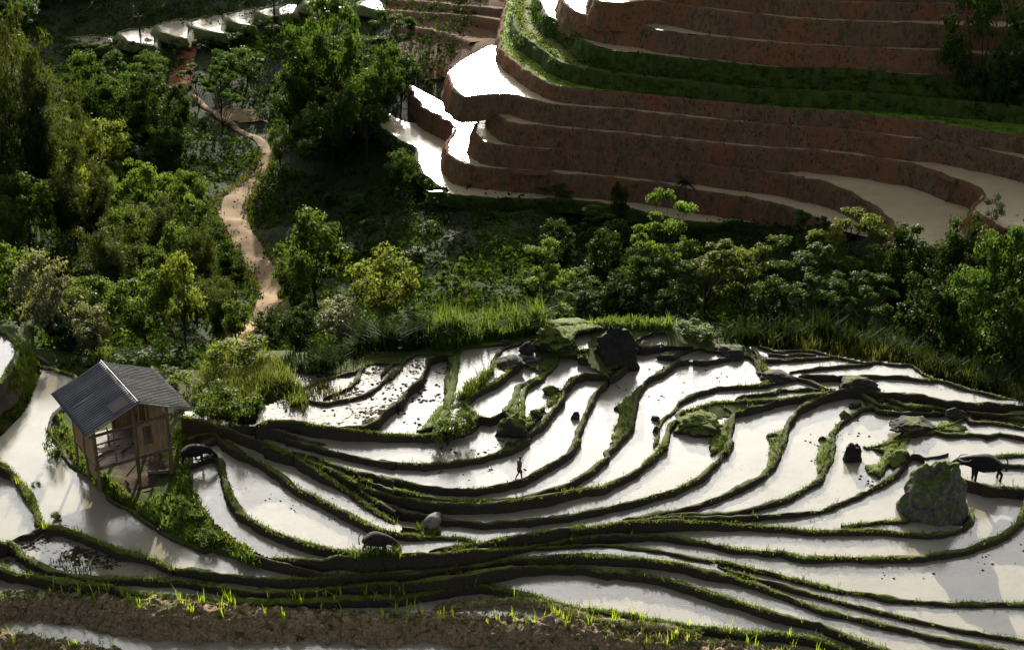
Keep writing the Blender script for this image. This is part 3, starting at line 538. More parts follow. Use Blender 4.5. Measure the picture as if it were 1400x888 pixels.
def inpoly0(x,y,P):
    c=False; j=len(P)-1
    for i in range(len(P)):
        if (P[i][1]>y)!=(P[j][1]>y) and x<(P[j][0]-P[i][0])*(y-P[i][1])/(P[j][1]-P[i][1])+P[i][0]: c=not c
        j=i
    return c
MOUNDV=[]
for pl,h in MOUNDS: mound(pl,h)
M['under']=leafmat('undergrowth_leaf',(.011,.028,.005),(.038,.075,.011),.4,pscale=.16,spec=0,rough=.9)
M['under_dark']=leafmat('undergrowth_dark_leaf',(.007,.016,.004),(.018,.034,.008),.3,pscale=.2,spec=0,rough=.9)
M['blade_bright']=leafmat('rice_blade',(.12,.20,.012),(.24,.34,.03),.5,pscale=2)
M['blade_olive']=leafmat('olive_blade',(.04,.055,.012),(.10,.11,.025),.4,pscale=1.5)
TREELIST=[
# valley left of centre
('broad','leaf_bright',385,238,172,40,'small round bright green tree standing alone beside the bend of the dirt path'),
('broad','leaf_mid',432,425,280,118,'tall leafy tree with yellow green top on the slope right of the dirt path'),
('broad','leaf_mid',403,448,330,70,'half bare leaning tree at the right edge of the dirt path'),
('broad','leaf_lit',527,466,338,118,'broad tree with a dark forked trunk and open crown behind the flooded fields'),
('broad','leaf_silver',468,480,405,92,'low pale green bushy tree with glossy leaves left of the forked trunk'),
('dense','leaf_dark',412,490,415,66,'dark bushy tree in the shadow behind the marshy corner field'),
('umbrella','leaf_mid',622,435,348,58,'small flat topped tree alone on the open dark slope'),
('spindly','leaf_lit',634,440,400,36,'thin lit sapling below the small flat topped tree'),
('broad','leaf_far',548,268,204,58,'bushy tree at the edge of the lowest far terrace, left of the glinting pools'),
('spindly','leaf_silver',637,258,233,20,'tiny pale sapling on the rim of the lowest far terrace'),
('broad','leaf_mid',585,478,420,62,'rounded tree right of the forked trunk, just behind the tall grass'),
('dense','leaf_dark',372,480,420,60,'dark tree at the foot of the dirt path'),
# valley right of centre
('umbrella','leaf_bright',742,432,333,74,'pale green layered tree behind the mossy boulders'),
('umbrella','leaf_mid',790,430,368,66,'low layered tree right of the pale green one'),
('shrub','leaf_bright',762,447,410,54,'bright round bush above the big black boulder'),
('umbrella','leaf_far',766,285,246,56,'flat topped little tree on the edge of the lowest far terrace'),
('dense','leaf_dark',846,330,248,36,'narrow dark tree poking above the lowest far terrace strip'),
('umbrella','leaf_bright',905,420,262,88,'tall tree with bright yellow green top reaching up to the palm'),
('palm','leaf_palm',936,300,232,40,'dark palm with a round head beside the far terrace'),
('umbrella','leaf_lit',962,432,322,112,'wide umbrella tree with lit yellow green canopy in the middle of the valley'),
('umbrella','leaf_lit',1016,440,330,84,'layered tree just right of the widest umbrella tree'),
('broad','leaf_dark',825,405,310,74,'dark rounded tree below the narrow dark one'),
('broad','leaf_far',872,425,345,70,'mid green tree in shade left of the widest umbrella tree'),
('umbrella','leaf_mid',1092,425,322,104,'shaded umbrella tree below the beige bend of the far terrace'),
('umbrella','leaf_lit',1152,405,288,104,'tree with bright crown overlapping the curved end of the far terrace'),
('dense','leaf_dark',1225,430,303,96,'dark bushy tree under the widest beige far paddy'),
('dense','leaf_dark',1302,440,292,90,'dark tree in front of the notched far terrace corner'),
('spindly','leaf_silver',1352,330,262,36,'thin pale sapling in front of the far right paddy'),
('dense','leaf_far',1356,470,304,102,'dark green tree near the right edge, under the far right paddy'),
('dense','leaf_dark',1405,500,318,112,'tall dark tree cut by the right edge of the picture'),
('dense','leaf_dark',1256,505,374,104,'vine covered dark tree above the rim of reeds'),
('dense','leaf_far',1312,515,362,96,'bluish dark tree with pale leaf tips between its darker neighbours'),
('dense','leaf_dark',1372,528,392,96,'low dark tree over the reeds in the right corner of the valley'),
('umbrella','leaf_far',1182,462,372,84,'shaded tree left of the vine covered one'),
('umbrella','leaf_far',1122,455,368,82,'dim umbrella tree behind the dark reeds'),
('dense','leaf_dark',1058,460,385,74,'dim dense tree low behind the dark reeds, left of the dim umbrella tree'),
('shrub','leaf_mid',1322,522,474,44,'leafy green bush lit in front of the dark wood on the right'),
('dense','leaf_dark',925,455,385,80,'dark thicket tree right behind the mossy rock'),
('dense','leaf_dark',845,440,372,70,'dark thicket tree behind the big black boulder'),
# far right, on the terraced hill
('broad','leaf_far',1330,205,-12,150,'large feathery tree in the upper right corner over the red terraces'),
('umbrella','leaf_far',1214,150,30,72,'slim see-through tree left of the large feathery one on the red terraces'),
('dense','leaf_dark',1350,205,110,110,'dark bush-like tree at the foot of the large feathery tree'),
('dense','leaf_dark',1408,200,40,100,'dark tree at the top right edge'),
# upper left middle
('broad','leaf_far',462,175,-8,92,'tallest dark tree between the top left terraces and the glint'),
('broad','leaf_far',420,165,30,80,'leafy tree left of the tallest dark tree above the path'),
('broad','leaf_far',502,215,95,96,'wide tree on the slope left of the glinting pools'),
('broad','leaf_far',455,225,125,92,'bushy tree low on the slope, right of the round lone tree'),
('broad','leaf_far',532,175,62,64,'tree on the slope close to the uppermost glinting pool'),
('umbrella','leaf_far',541,95,18,62,'pale feathery tree on the bare brown slope beside the sun glint'),
('broad','leaf_far',398,190,96,72,'tree with a rounded crown above the bare slope of the path'),
('umbrella','leaf_far',304,178,84,56,'umbrella tree with a slim trunk beside the upper path'),
('umbrella','leaf_far',272,150,92,48,'small umbrella tree at the foot of the red landslide'),
('dense','leaf_dark',250,205,116,44,'dark cone shaped tree left of the slim umbrella tree'),
('dense','leaf_dark',206,215,105,66,'dark tree left of the cone shaped one'),
('dense','leaf_far',170,200,100,70,'dense dark tree below the flooded top left terraces'),
('broad','leaf_far',128,190,72,72,'grey green tree under the lowest top left terrace'),
('broad','leaf_far',212,125,72,56,'shrubby tree left of the red landslide'),
('broad','leaf_far',160,112,70,46,'small tree below the leftmost bright terrace'),
('dense','leaf_far',308,118,68,46,'dark tree right of the red landslide'),
('broad','leaf_far',338,122,66,62,'tree above the little bright green fields'),
# left near wood
('broad','leaf_lit',150,262,160,78,'round yellow green crown standing out from the dark valley on the left'),
('broad','leaf_bright',236,305,234,62,'bright round green crown left of the dirt path'),
('broad','leaf_bright',196,300,216,58,'bright green crown left of the roundest one'),
('broad','leaf_bright',160,310,240,60,'bright green crown among the bamboo on the left'),
('bamboo','leaf_bamboo',8,345,-30,150,'tall dark bamboo clump filling the upper left corner'),
('bamboo','leaf_bamboo',55,335,40,120,'tall bamboo clump with shining leaf edges near the left edge'),
('bamboo','leaf_bamboo',96,340,115,110,'bamboo clump right of the tall one, leaning to the valley'),
('bamboo','leaf_bamboo',130,365,205,104,'mid-height bamboo clump in the left wood'),
('bamboo','leaf_bamboo',212,385,258,92,'bamboo clump with a rounded lit top in the middle of the left wood'),
('bamboo','leaf_bamboo',284,420,294,82,'bamboo clump nearest the dirt path'),
('bamboo','leaf_bamboo',165,420,300,96,'bamboo clump behind the grey leafed tree'),
('bamboo','leaf_bamboo',300,470,368,74,'lower bamboo clump with pale tips above the yellow bushes'),
('broad','leaf_mid',30,470,330,110,'leafy tree at the left edge behind the upper bank'),
('broad','leaf_silver',72,488,338,104,'grey leafed tree with thin dark branches behind the upper bank'),
('broad','leaf_mid',130,470,372,90,'leafy tree right of the grey leafed one'),
('broad','leaf_silver',132,502,412,70,'silvery bush-like tree left of the hut roof'),
('broad','leaf_mid',205,492,366,112,'dark leafy tree straight above the hut roof'),
('broad','leaf_lit',255,480,340,84,'yellow green tree behind the right end of the hut roof'),
('broad','leaf_mid',45,370,225,100,'leafy tree beneath the tall bamboo at the left edge'),
('dense','leaf_dark',95,480,400,80,'dark bushy tree behind the upper bank of the water strip'),
('broad','leaf_mid',325,480,405,58,'leafy tree at the lower end of the dirt path'),
('broad','leaf_mid',248,420,300,70,'shaded tree behind the bamboo nearest the path'),
('dense','leaf_dark',322,420,335,50,'dark narrow tree hugging the left side of the dirt path'),
('broad','leaf_mid',180,400,280,80,'leafy tree half hidden behind the rounded bamboo'),
('broad','leaf_lit',105,345,215,80,'lit leafy tree behind the leaning bamboo'),
('broad','leaf_bright',268,350,262,50,'small bright tree by the inner bend of the dirt path'),
]
SHRUBS=[
('shrub','leaf_bright',190,508,478,90,'pale green bush touching the back of the hut roof'),
('shrub','leaf_lit',255,545,505,62,'yellow green bush just right of the hut roof'),
('shrub','leaf_mid',300,570,515,66,'dark green bush on the slope right of the hut'),
('shrub','leaf_mid',338,578,530,58,'dark green bush at the edge of the small corner field'),
('shrub','leaf_lit',355,500,455,64,'yellowish bush at the top of the grassy slope'),
('shrub','leaf_lit',318,505,462,74,'yellow green bush in the middle of the grassy slope'),
('shrub','leaf_bright',282,575,545,44,'low leafy bush above the long bank right of the hut'),
('shrub','leaf_mid',222,530,496,60,'bush peeking out behind the right eave of the hut'),
('shrub','leaf_mid',612,606,566,46,'mossy round bush growing between two flooded fields'),
('shrub','leaf_mid',634,596,556,34,'smaller bush right beside the mossy round one'),
('shrub','leaf_mid',76,628,575,30,'weedy bush at the left wall of the hut'),
('shrub','leaf_bright',50,668,655,14,'tiny tuft of a bush on the left bank of the water strip'),
('shrub','leaf_bright',76,716,696,20,'little round bush at the fork of the left banks'),
('shrub','leaf_mid',250,700,672,30,'weedy bush on the knoll below the hut'),
('shrub','leaf_mid',282,745,720,34,'weedy bush at the lower tip of the hut knoll'),
('shrub','leaf_bright',948,462,438,60,'bright green shrub growing on top of the mossy rock'),
('shrub','leaf_dark',110,480,440,60,'dark bush beside the fallen log'),
]
WOODS=[
(36,[(-60,50),(-60,-100),(440,-110),(430,-75),(250,-45),(110,-5),(60,30),(20,50)],[('dense','leaf_far'),('broad','leaf_far'),('dense','leaf_dark')],52,58,'dark tree in the wood on the hillside above the bright top left terraces','trees above the top left terraces',5),
(20,[(100,230),(105,150),(200,142),(232,148),(236,170),(250,240),(200,255)],[('dense','leaf_far'),('broad','leaf_far'),('dense','leaf_dark')],58,52,'dark tree in the shaded wood below the top left terraces','trees below the top left terraces',6),
(24,[(402,190),(415,112),(430,95),(520,90),(560,130),(500,170),(440,250)],[('broad','leaf_far'),('dense','leaf_far')],54,56,'leafy tree in the hazy wood between path and glint','trees between path and glint',7),
(22,[(700,440),(760,330),(1000,345),(1240,360),(1400,420),(1400,520),(1240,470),(1000,455)],[('dense','leaf_dark'),('umbrella','leaf_far'),('broad','leaf_far')],60,66,'shaded tree in the gully thicket behind the reeds','trees in the gully thicket',8),
(18,[(-40,440),(-40,250),(60,230),(300,300),(310,440),(200,470)],[('broad','leaf_mid'),('dense','leaf_dark'),('broad','leaf_lit')],80,64,'leafy tree packed between the bamboo clumps of the left wood','trees packed in the left wood',9),
(14,[(380,330),(470,230),(600,280),(600,400),(470,440)],[('shrub','leaf_far'),('shrub','leaf_dark')],20,34,'low dark bush on the open slope below the far terraces','bushes on the open slope',10),
(26,[(92,74),(95,66),(215,66),(330,48),(382,30),(386,42),(330,64),(220,82)],[('shrub','leaf_far'),('shrub','leaf_mid')],15,24,'small bush along the lower edge of the top left terraces','bushes below the top left terraces',11),
]
BOULDERS=[
(838,507,62,54,'rock_black','largest black boulder, steep and bare, at the back edge of the fields',{'depth':.75,'tilt':6}),
(758,490,62,40,'rock_moss','dark boulder with a mossy crown left of the largest black one',{'depth':.7}),
(722,502,34,15,'rock','low dark rock at the water below the moss crowned boulder'),
(697,506,48,15,'rock','long flat dark rock with a grassy foot, left of the low dark rock',{'tilt':-12}),
(724,486,20,20,'rock','upright dark rock wedged left of the moss crowned boulder'),
(694,471,16,8,'rock','small dark rock on the rim among the tall grass'),
(948,474,72,34,'rock_moss','big dark boulder with a bright green mossy cap at the back rim'),
(917,494,30,13,'rock','small dark rock in the water right of the largest black boulder'),
(1004,489,42,16,'rock','brownish rounded rock on the back rim right of the mossy cap'),
(1060,522,46,16,'rock','purple brown rounded rock beside the grassy end of a bank'),
(1174,536,46,20,'rock','dark rounded rock where five banks meet on the right'),
(1308,574,28,18,'rock','square dark rock on the long bank at the right'),
(1256,594,52,20,'rock','wide dark rock with a grassy front edge at the right'),
(1304,592,40,10,'rock_moss','flat mossy rock just right of the wide dark rock'),
(1168,631,30,28,'rock_black','black egg shaped rock standing in the water on the right'),
(1287,716,84,84,'rock_pale','large pale grey outcrop with grass on top, in front of the wading buffalo',{'depth':.85,'z':-1.5,'taper':.6,'tilt':6}),
(1394,578,44,16,'rock_pale','pale brown slab at the right edge of the fields'),
(957,594,56,30,'rock_moss','mossy outcrop hanging over the water in the middle of the right fields'),
(940,590,26,13,'rock','wet grey rock at the left foot of the mossy outcrop'),
(897,576,11,9,'rock','small dark stone touching the bank left of the mossy outcrop'),
(897,591,9,9,'rock','smaller stone just below the one left of the mossy outcrop'),
(787,573,10,11,'rock','dark stone leaning on the inner side of the second bank from the walker'),
(843,561,8,6,'rock','small stone at the grassy bulge of the bank right of the walker'),
(700,598,36,36,'rock_moss','mossy mound with a cavity where three banks meet above the walker',{'depth':.8}),
(697,612,14,9,'rock','flat stone in the water at the foot of the mossy mound'),
(733,573,17,13,'rock_moss','mossy stone on the inner side of the bank above the walker'),
(754,540,22,12,'rock_moss','mossy lump at the upper end of the bank above the walker'),
(1170,558,18,8,'rock','flat small rock left of the grassy meeting point of the banks'),
(1057,600,14,9,'rock','small rock on the inner side of the bank in the right middle'),
(1156,573,16,12,'rock_moss','mossy small rock at the top of the bright edged bank'),
(1125,603,9,7,'rock','tiny rock on the inside of the bright edged bank'),
(1232,637,36,22,'rock_moss','grassy lump of earth right of the black egg shaped rock'),
(1195,645,26,8,'rock_moss','flat tongue of earth reaching into the water below the egg shaped rock'),
(768,455,60,16,'rock_moss','flat green topped mound behind the moss crowned boulder'),
]
# ---------------------------------------------------------------- plants
def leaf_quads(c,r,n,size,rs,droop=.2,narrow=.5,shell=.55,up=.35):
    """n leaf faces in the ellipsoid c,r; returns (n*4,3)"""
    d=rs.randn(n,3); d/=np.linalg.norm(d,axis=1)[:,None]
    rad=shell+(1-shell)*rs.rand(n,1)**.6
    rad*=1+.22*np.sin(7*d[:,:1]+c[0]*3)*np.cos(6*d[:,1:2]+c[1]*3)
    p=np.array(c)+d*rad*np.array(r)
    nr=d+rs.randn(n,3)*.55; nr[:,2]+=up; nr/=np.linalg.norm(nr,axis=1)[:,None]
    a=rs.randn(n,3)+d*.8; a[:,2]-=droop*2
    a-=nr*(a*nr).sum(1)[:,None]; a/=np.linalg.norm(a,axis=1)[:,None]+1e-9
    s=np.cross(nr,a); L=size*(.6+.8*rs.rand(n,1)); W=L*narrow
    q=np.stack([p-a*L*.5,p+s*W*.5+a*L*.05,p+a*L*.5,p-s*W*.5+a*L*.05],1)
    return q.reshape(-1,3)
def tubes(paths,sides=5):
    """paths: list of (points, radii) -> V,F"""
    V=[];F=[]
    for pts,rad in paths:
        b0=len(V)
        for i,p in enumerate(pts):
            p=Vector(p); t=(Vector(pts[min(len(pts)-1,i+1)])-Vector(pts[max(0,i-1)])).normalized()
            s=t.cross(Vector((.3,.2,1)) if abs(t.z)<.9 else Vector((1,0,0))).normalized(); s2=t.cross(s)
            for k in range(sides):
                a=2*math.pi*k/sides; V.append(p+(s*math.cos(a)+s2*math.sin(a))*rad[i])
        for i in range(len(pts)-1):
            for k in range(sides):
                k2=(k+1)%sides; F.append((b0+i*sides+k,b0+i*sides+k2,b0+(i+1)*sides+k2,b0+(i+1)*sides+k))
        F.append(tuple(b0+(len(pts)-1)*sides+k for k in range(sides)))
    return V,F
def wob(p0,p1,n,amp,rs):
    p0=np.array(p0,float);p1=np.array(p1,float)
    return [tuple(p0+(p1-p0)*i/n+(rs.randn(3)*amp if 0<i<n else 0)) for i in range(n+1)]
def make_tree(kind,seed):
    """unit tree: height 1, width 1; returns leaf verts and trunk paths"""
    rs=np.random.RandomState(seed); L=[];T=[]
    if kind in('broad','dense','spindly'):
        nc={'broad':34,'dense':48,'spindly':16}[kind]; zc=.62 if kind!='dense' else .54; rz=.34 if kind!='dense' else .46
        cs=[]
        for i in range(nc):
            d=rs.randn(3); d/=np.linalg.norm(d); r=(.35+.62*rs.rand()**.5)
            c=np.array([d[0]*.36*r,d[1]*.36*r,zc+d[2]*rz*r]); cs.append(c)
            rr=.07+.075*rs.rand()
            if kind=='spindly': rr*=.9
            L.append(leaf_quads(c,(rr*1.15,rr*1.15,rr*.62),{'broad':120,'dense':120,'spindly':110}[kind],.042,rs,droop=.3,narrow=.55,shell=.25))
        top=(rs.randn()*.03,rs.randn()*.03,zc+.05)
        tr=wob((0,0,-.06),top,6,.012,rs); T.append((tr,[.024,.02,.017,.014,.011,.008,.005]))
        for c in cs[::2]:
            k=2+int(3*rs.rand()); T.append((wob(tr[k],c,4,.015,rs),[.009,.007,.005,.0035,.002]))
    elif kind=='umbrella':
        nc=15; tr=wob((0,0,-.05),(rs.randn()*.04,rs.randn()*.04,.8),7,.015,rs); T.append((tr,[.022,.019,.016,.014,.011,.008,.006,.004]))
        for i in range(nc):
            z=.42+.53*(i+rs.rand()*.6)/nc; a=rs.rand()*6.28; r=(.16+.30*rs.rand())*(1.15-z*.55)*1.25
            c=np.array([math.cos(a)*r,math.sin(a)*r,z]); rr=.10+.07*rs.rand()
            for s in range(5):
                cc=c+np.array([rs.randn()*.055,rs.randn()*.055,rs.randn()*.014])
                L.append(leaf_quads(cc,(rr*.62,rr*.62,.028),75,.042,rs,droop=.45,narrow=.38,shell=.1,up=1.0))
            k=min(6,max(1,int(z*7)-2)); T.append((wob(tr[k],c-np.array([0,0,.02]),4,.012,rs),[.009,.007,.005,.0035,.002]))
    elif kind=='bamboo':
        for i in range(11):
            a=rs.rand()*6.28; r=.09*rs.rand()**.5; b0=np.array([math.cos(a)*r,math.sin(a)*r,-.03]); h=.72+.28*rs.rand()
            le=.10+.22*rs.rand(); pts=[]
            for k in range(9):
                t=k/8; pts.append(tuple(b0+np.array([math.cos(a)*le*t*t,math.sin(a)*le*t*t,h*(t-.10*t**3)])))
            T.append((pts,[.0055*(1-.85*k/8) for k in range(9)]))
            for k in range(2,9):
                for s in range(3):
                    p=np.array(pts[k])+rs.randn(3)*np.array([.045,.045,.03]); rr=.055+.03*rs.rand()
                    L.append(leaf_quads(p,(rr*1.15,rr*1.15,rr*.7),70,.034,rs,droop=.4,narrow=.26,shell=.1))
    elif kind=='palm':
        tr=wob((0,0,-.05),(.02,.01,.72),5,.008,rs); T.append((tr,[.03,.024,.022,.02,.02,.022]))
        for i in range(26):
            a=rs.rand()*6.28; e=.9-1.5*rs.rand(); ln=.34*(.8+.4*rs.rand()); V=[]
            for k in range(12):
                t=k/11; p=np.array([.02+math.cos(a)*ln*t,.01+math.sin(a)*ln*t,.72+math.sin(e)*ln*t-.14*t*t])
                for sg in(-1,1):
                    d=np.array([-math.sin(a)*sg,math.cos(a)*sg,-.5])*.075*(1-.5*t)+np.array([math.cos(a),math.sin(a),0])*.03
                    s=np.array([math.cos(a),math.sin(a),0])*.012
                    V+= [p-s,p+s,p+d+s*.3,p+d-s*.3]
            L.append(np.array(V))
    elif kind=='shrub':
        for i in range(20):
            d=rs.randn(3); d/=np.linalg.norm(d); c=np.array([d[0]*.33,d[1]*.33,.42+d[2]*.36]); rr=.12+.08*rs.rand()
            L.append(leaf_quads(c,(rr,rr,rr*.8),60,.085,rs,droop=.1,narrow=.45,shell=.3))
        for i in range(7): 
            a=rs.rand()*6.28; T.append((wob((0,0,-.08),(.3*math.cos(a),.3*math.sin(a),.55),3,.02,rs),[.014,.01,.007,.003]))
    return np.concatenate(L),T
TREES={}
def tree_proto(kind,var,mat,bark):
    key=(kind,var,mat)
    if key not in TREES:
        L,T=make_tree(kind,100+var*17+len(kind))
        lm=npmesh('crown',L,4); lm.materials.append(M[mat])
        V,F=tubes(T,5); tm=mesh('trunk',V,F); tm.materials.append(M[bark]); tm.polygons.foreach_set('use_smooth',np.ones(len(tm.polygons),bool))
        TREES[key]=(lm,tm)
    return TREES[key]
KN={'broad':('broadleaf_tree','tree'),'dense':('evergreen_tree','tree'),'spindly':('sapling','tree'),'umbrella':('umbrella_tree','tree'),'bamboo':('bamboo','bamboo'),'palm':('palm_tree','palm'),'shrub':('shrub','shrub')}
TN=[0]
def place(kind,mat,u,vb,vt,wpx,label,group=None,base=None,bark=None):
    p=base if base is not None else terr(u,vb)
    d=p.y*CP-(p.z-CAMH)*SP; s=FPX/d; H=(vb-vt)/(s*math.cos(PITCH)); W=wpx/s
    var=TN[0]%4; TN[0]+=1
    lm,tm=tree_proto(kind,var,mat,bark or ('culm' if kind=='bamboo' else 'bark'))
    nm,cat=KN[kind]
    e=empty(nm,p,random.uniform(0,6.28),(W*1.05,W*1.05,H))
    tag(e,label,cat,group)
    o=bpy.data.objects.new('crown' if kind not in('palm','bamboo') else ('fronds' if kind=='palm' else 'foliage'),lm); COL.objects.link(o); o.parent=e
    o=bpy.data.objects.new({'bamboo':'culm_cluster','shrub':'stem'}.get(kind,'trunk'),tm); COL.objects.link(o); o.parent=e
    return e
for a in TREELIST:
    place(*a)
for a in SHRUBS:
    kind,mat,u,vb,vt,wpx,label=a[:7]
    place(kind,mat,u,vb,vt,wpx,label,a[7] if len(a)>7 else None,base=near(u,vb))
# dense woods on the far slopes: look-alike trees that share one label per wood
def wood(n,poly,kinds,hpx,wpx,label,group,seed):
    rs=random.Random(seed); us_=[p[0] for p in poly]; vs_=[p[1] for p in poly]; k=0; pts=[]
    tries=0
    while k<n and tries<6000:
        tries+=1
        u=rs.uniform(min(us_),max(us_)); v=rs.uniform(min(vs_),max(vs_))
        if not inpoly(u,v,poly): continue
        if any(abs(u-a)<wpx*.42 and abs(v-b)<wpx*.22 for a,b in pts): continue
        pts.append((u,v)); h=hpx*rs.uniform(.75,1.3); kd,mt=rs.choice(kinds)
        place(kd,mt,u,v,v-h,wpx*rs.uniform(.8,1.25),label,group); k+=1
def inpoly(x,y,P):
    c=False; j=len(P)-1
    for i in range(len(P)):
        if (P[i][1]>y)!=(P[j][1]>y) and x<(P[j][0]-P[i][0])*(y-P[i][1])/(P[j][1]-P[i][1])+P[i][0]: c=not c
        j=i
    return c
for a in WOODS: wood(*a)
# ---- undergrowth: leaves hugging the hillside
FARPOLY=FAR[0]+[(1500,330),(1950,420),(1950,-140),(690,-140),(665,0),(605,112)]
PP_=np.array([(a,b_,c) for a,b_,c in PATH])
def offpath(u,v):
    d=np.hypot(PP_[:,0]-u,(PP_[:,1]-v)*.8)-PP_[:,2]
    return d.min()>(14 if v<190 else 6)
def undergrowth(name,n,mat,size,seed,h,urange=(-250,1650),vrange=(-110,560),test=None):
    rs=np.random.RandomState(seed); U=rs.uniform(*urange,n*3); V=rs.uniform(*vrange,n*3); out=[]; c=0
    Y=TY(U,V)
    for u,v,y in zip(U,V,Y):
        if c>=n: break
        if inpoly(u,v,FARPOLY) or not offpath(u,v): continue
        if test and not test(u,v): continue
        nz=noise.noise((u*.012,v*.02,seed))
        if nz<-.25: continue
        p=aty(u,v,y); r=h*(.5+rs.rand())*(1+nz)
        out.append(leaf_quads((p[0],p[1],p[2]+r*.25),(r*1.2,r*1.2,r*.7),13,size*(.8+.5*rs.rand()),rs,droop=0,narrow=.5,shell=.3)); c+=1
    link(name,npmesh(name,np.concatenate(out),4),M[mat],kind='stuff',smooth=False)
undergrowth('undergrowth',15000,'under',.42,3,.8)
undergrowth('undergrowth',5000,'under_dark',.5,5,1.3)
# dry grass hanging on the red terrace walls, hedges on two green steps
rs=np.random.RandomState(8); Q=[]; Hh=[]
M['dry_wall']=leafmat('dry_wall_grass',(.065,.04,.022),(.18,.115,.062),.2,tc=(.15,.09,.04),pscale=.5,spec=0,rough=.9)
for C,d,k in FC:
    for a_,b_ in zip(C,C[1:]):
        t=(b_-a_); t.z=0
        if t.length<1e-5: continue
        t.normalize(); s=Vector((-t.y,t.x,0))
        if a_.x>75 or a_.x<-40: continue
        if k in(0,6,7):
            for _ in range(2 if k else 1):
                z=rs.rand()*d; c=a_+s*(-.2-.28*z+.25*(k==6 and rs.rand()<.5)*3)
                Hh.append(leaf_quads((c.x,c.y,c.z-z*.9+.1),(.55,.45,.4),9,.38,rs,droop=0,narrow=.45,shell=.2))
        else:
            for _ in range(5):
                z=rs.rand()*d; c=a_+t*rs.rand()*.5+s*(-.16-.28*z); c.z-=z
                L=.25+.45*rs.rand(); w_=.05+.04*rs.rand(); o=Vector((rs.randn()*.12,rs.randn()*.05,0))-s*.12
                e=c+o+Vector((0,0,L*(.6 if rs.rand()<.6 else -.8)))
                Q+=[c-t*w_,c+t*w_,e+t*w_*.2,e-t*w_*.2]
link('wall_grass',npmesh('wall_grass',np.array([tuple(q_) for q_ in Q]),4),M['dry_wall'],kind='stuff',smooth=False)
link('terrace_hedge',npmesh('terrace_hedge',np.concatenate(Hh),4),M['leaf_far'],kind='stuff',smooth=False)
Hh=[]
for k in(5,6):
    A=FAR[k]; B_=FAR[k+1]
    for i in range(700):
        q_=rs.rand()*(len(A)-1); i0=int(q_); ua=A[i0][0]+(A[i0+1][0]-A[i0][0])*(q_-i0); va=A[i0][1]+(A[i0+1][1]-A[i0][1])*(q_-i0)
        c=Vector(atz(ua,va,FZ[k]))+Vector((rs.rand()*1.2,.2+rs.rand()*1.6,.05))
        Hh.append(leaf_quads(tuple(c),(.45,.45,.3 if k==6 else .1),8,.3 if k==6 else .2,rs,droop=0,narrow=.4,shell=.2))
link('terrace_crop',npmesh('terrace_crop',np.concatenate(Hh),4),M['leaf_lit'],kind='stuff',smooth=False)
# ---- grass blades
def blades(name,bases,hr,wd,mat,seed,n=(3,6),spread=.08,lean=.5,cl=0):
    rs=np.random.RandomState(seed); Q=[]
    for p in bases:
        hn=max(.25,1+cl*noise.noise((p[0]*.55+seed,p[1]*.55,0))) if cl else 1
        for k in range(rs.randint(*n)):
            b0=np.array(p)+np.array([rs.randn()*spread,rs.randn()*spread,-.03]); h=hn*(hr[0]+(hr[1]-hr[0])*rs.rand()); a=rs.rand()*6.28
            d=np.array([math.cos(a),math.sin(a),0]); s=np.array([-d[1],d[0],0])*wd*(.6+.8*rs.rand()); l=lean*rs.rand()*h
            m_=b0+d*l*.3+np.array([0,0,h*.6]); t=b0+d*l+np.array([0,0,h])
            Q+=[b0-s*.5,b0+s*.5,m_+s*.42,m_-s*.42, m_-s*.42,m_+s*.42,t+s*.06,t-s*.06]
    if Q: link(name,npmesh(name,np.array(Q),4),M[mat],kind='stuff',smooth=False)
def along(C,dens,w,seed,thr=-.1,sc=.5):
    rs=random.Random(seed); out=[]
    for a,b_ in zip(C,C[1:]):
        d=(b_-a); L=d.length
        if L<1e-5: continue
        s=Vector((-d.y,d.x,0)).normalized()
        k=dens*L; k=int(k)+(rs.random()<k-int(k))
        for _ in range(k):
            p=a+d*rs.random()+s*rs.uniform(-.5,.5)*w
            if noise.noise((p.x*sc,p.y*sc,seed*.37))<thr: continue
            out.append((p.x,p.y,p.z+.02))
    return out
short=[];tuft=[];rice=[]
for i,(n,C) in enumerate(BTOP.items()):
    w_=BW.get(n,.36)
    if n in('FB','FF'):
        tuft+=along(C,2.2,w_*1.2,i,-.05,.35); short+=along(C,42,w_*.9,i+50,-.05,.7); rice+=along(C,2.0,w_*.9,i+80,-.15,.3)
    elif n in('R2','S1','S2'):
        short+=along(C,46,w_*.95,i,-.7); tuft+=along(C,1.6,w_,i+9,-.1); rice+=along(C,.7,w_,i+33,-.1)
    else:
        g=n in GREEN
        short+=along(C,36 if g else 15,w_*.95,i,-.12 if g else .0,.45); tuft+=along(C,.9 if g else .35,w_,i+9,0)
blades('bank_grass',short,(.05,.16),.035,'blade',1,(2,4),.05,.9)
blades('grass_tufts',tuft,(.14,.38),.03,'blade',2,(4,9),.09,.9)
blades('rice_seedlings',rice,(.35,.8),.045,'blade_bright',3,(3,7),.07,.7)
def scatter(poly,n,seed,fn,thr=-1,sc=.02):
    rs=random.Random(seed); us_=[p[0] for p in poly]; vs_=[p[1] for p in poly]; out=[]; t=0
    while len(out)<n and t<n*12:
        t+=1; u=rs.uniform(min(us_),max(us_)); v=rs.uniform(min(vs_),max(vs_))
        if inpoly(u,v,poly) and noise.noise((u*sc,v*sc*1.6,seed))>thr:
            out.append(tuple(fn(u,v)))
    return out
def bgonly(fn):
    return fn
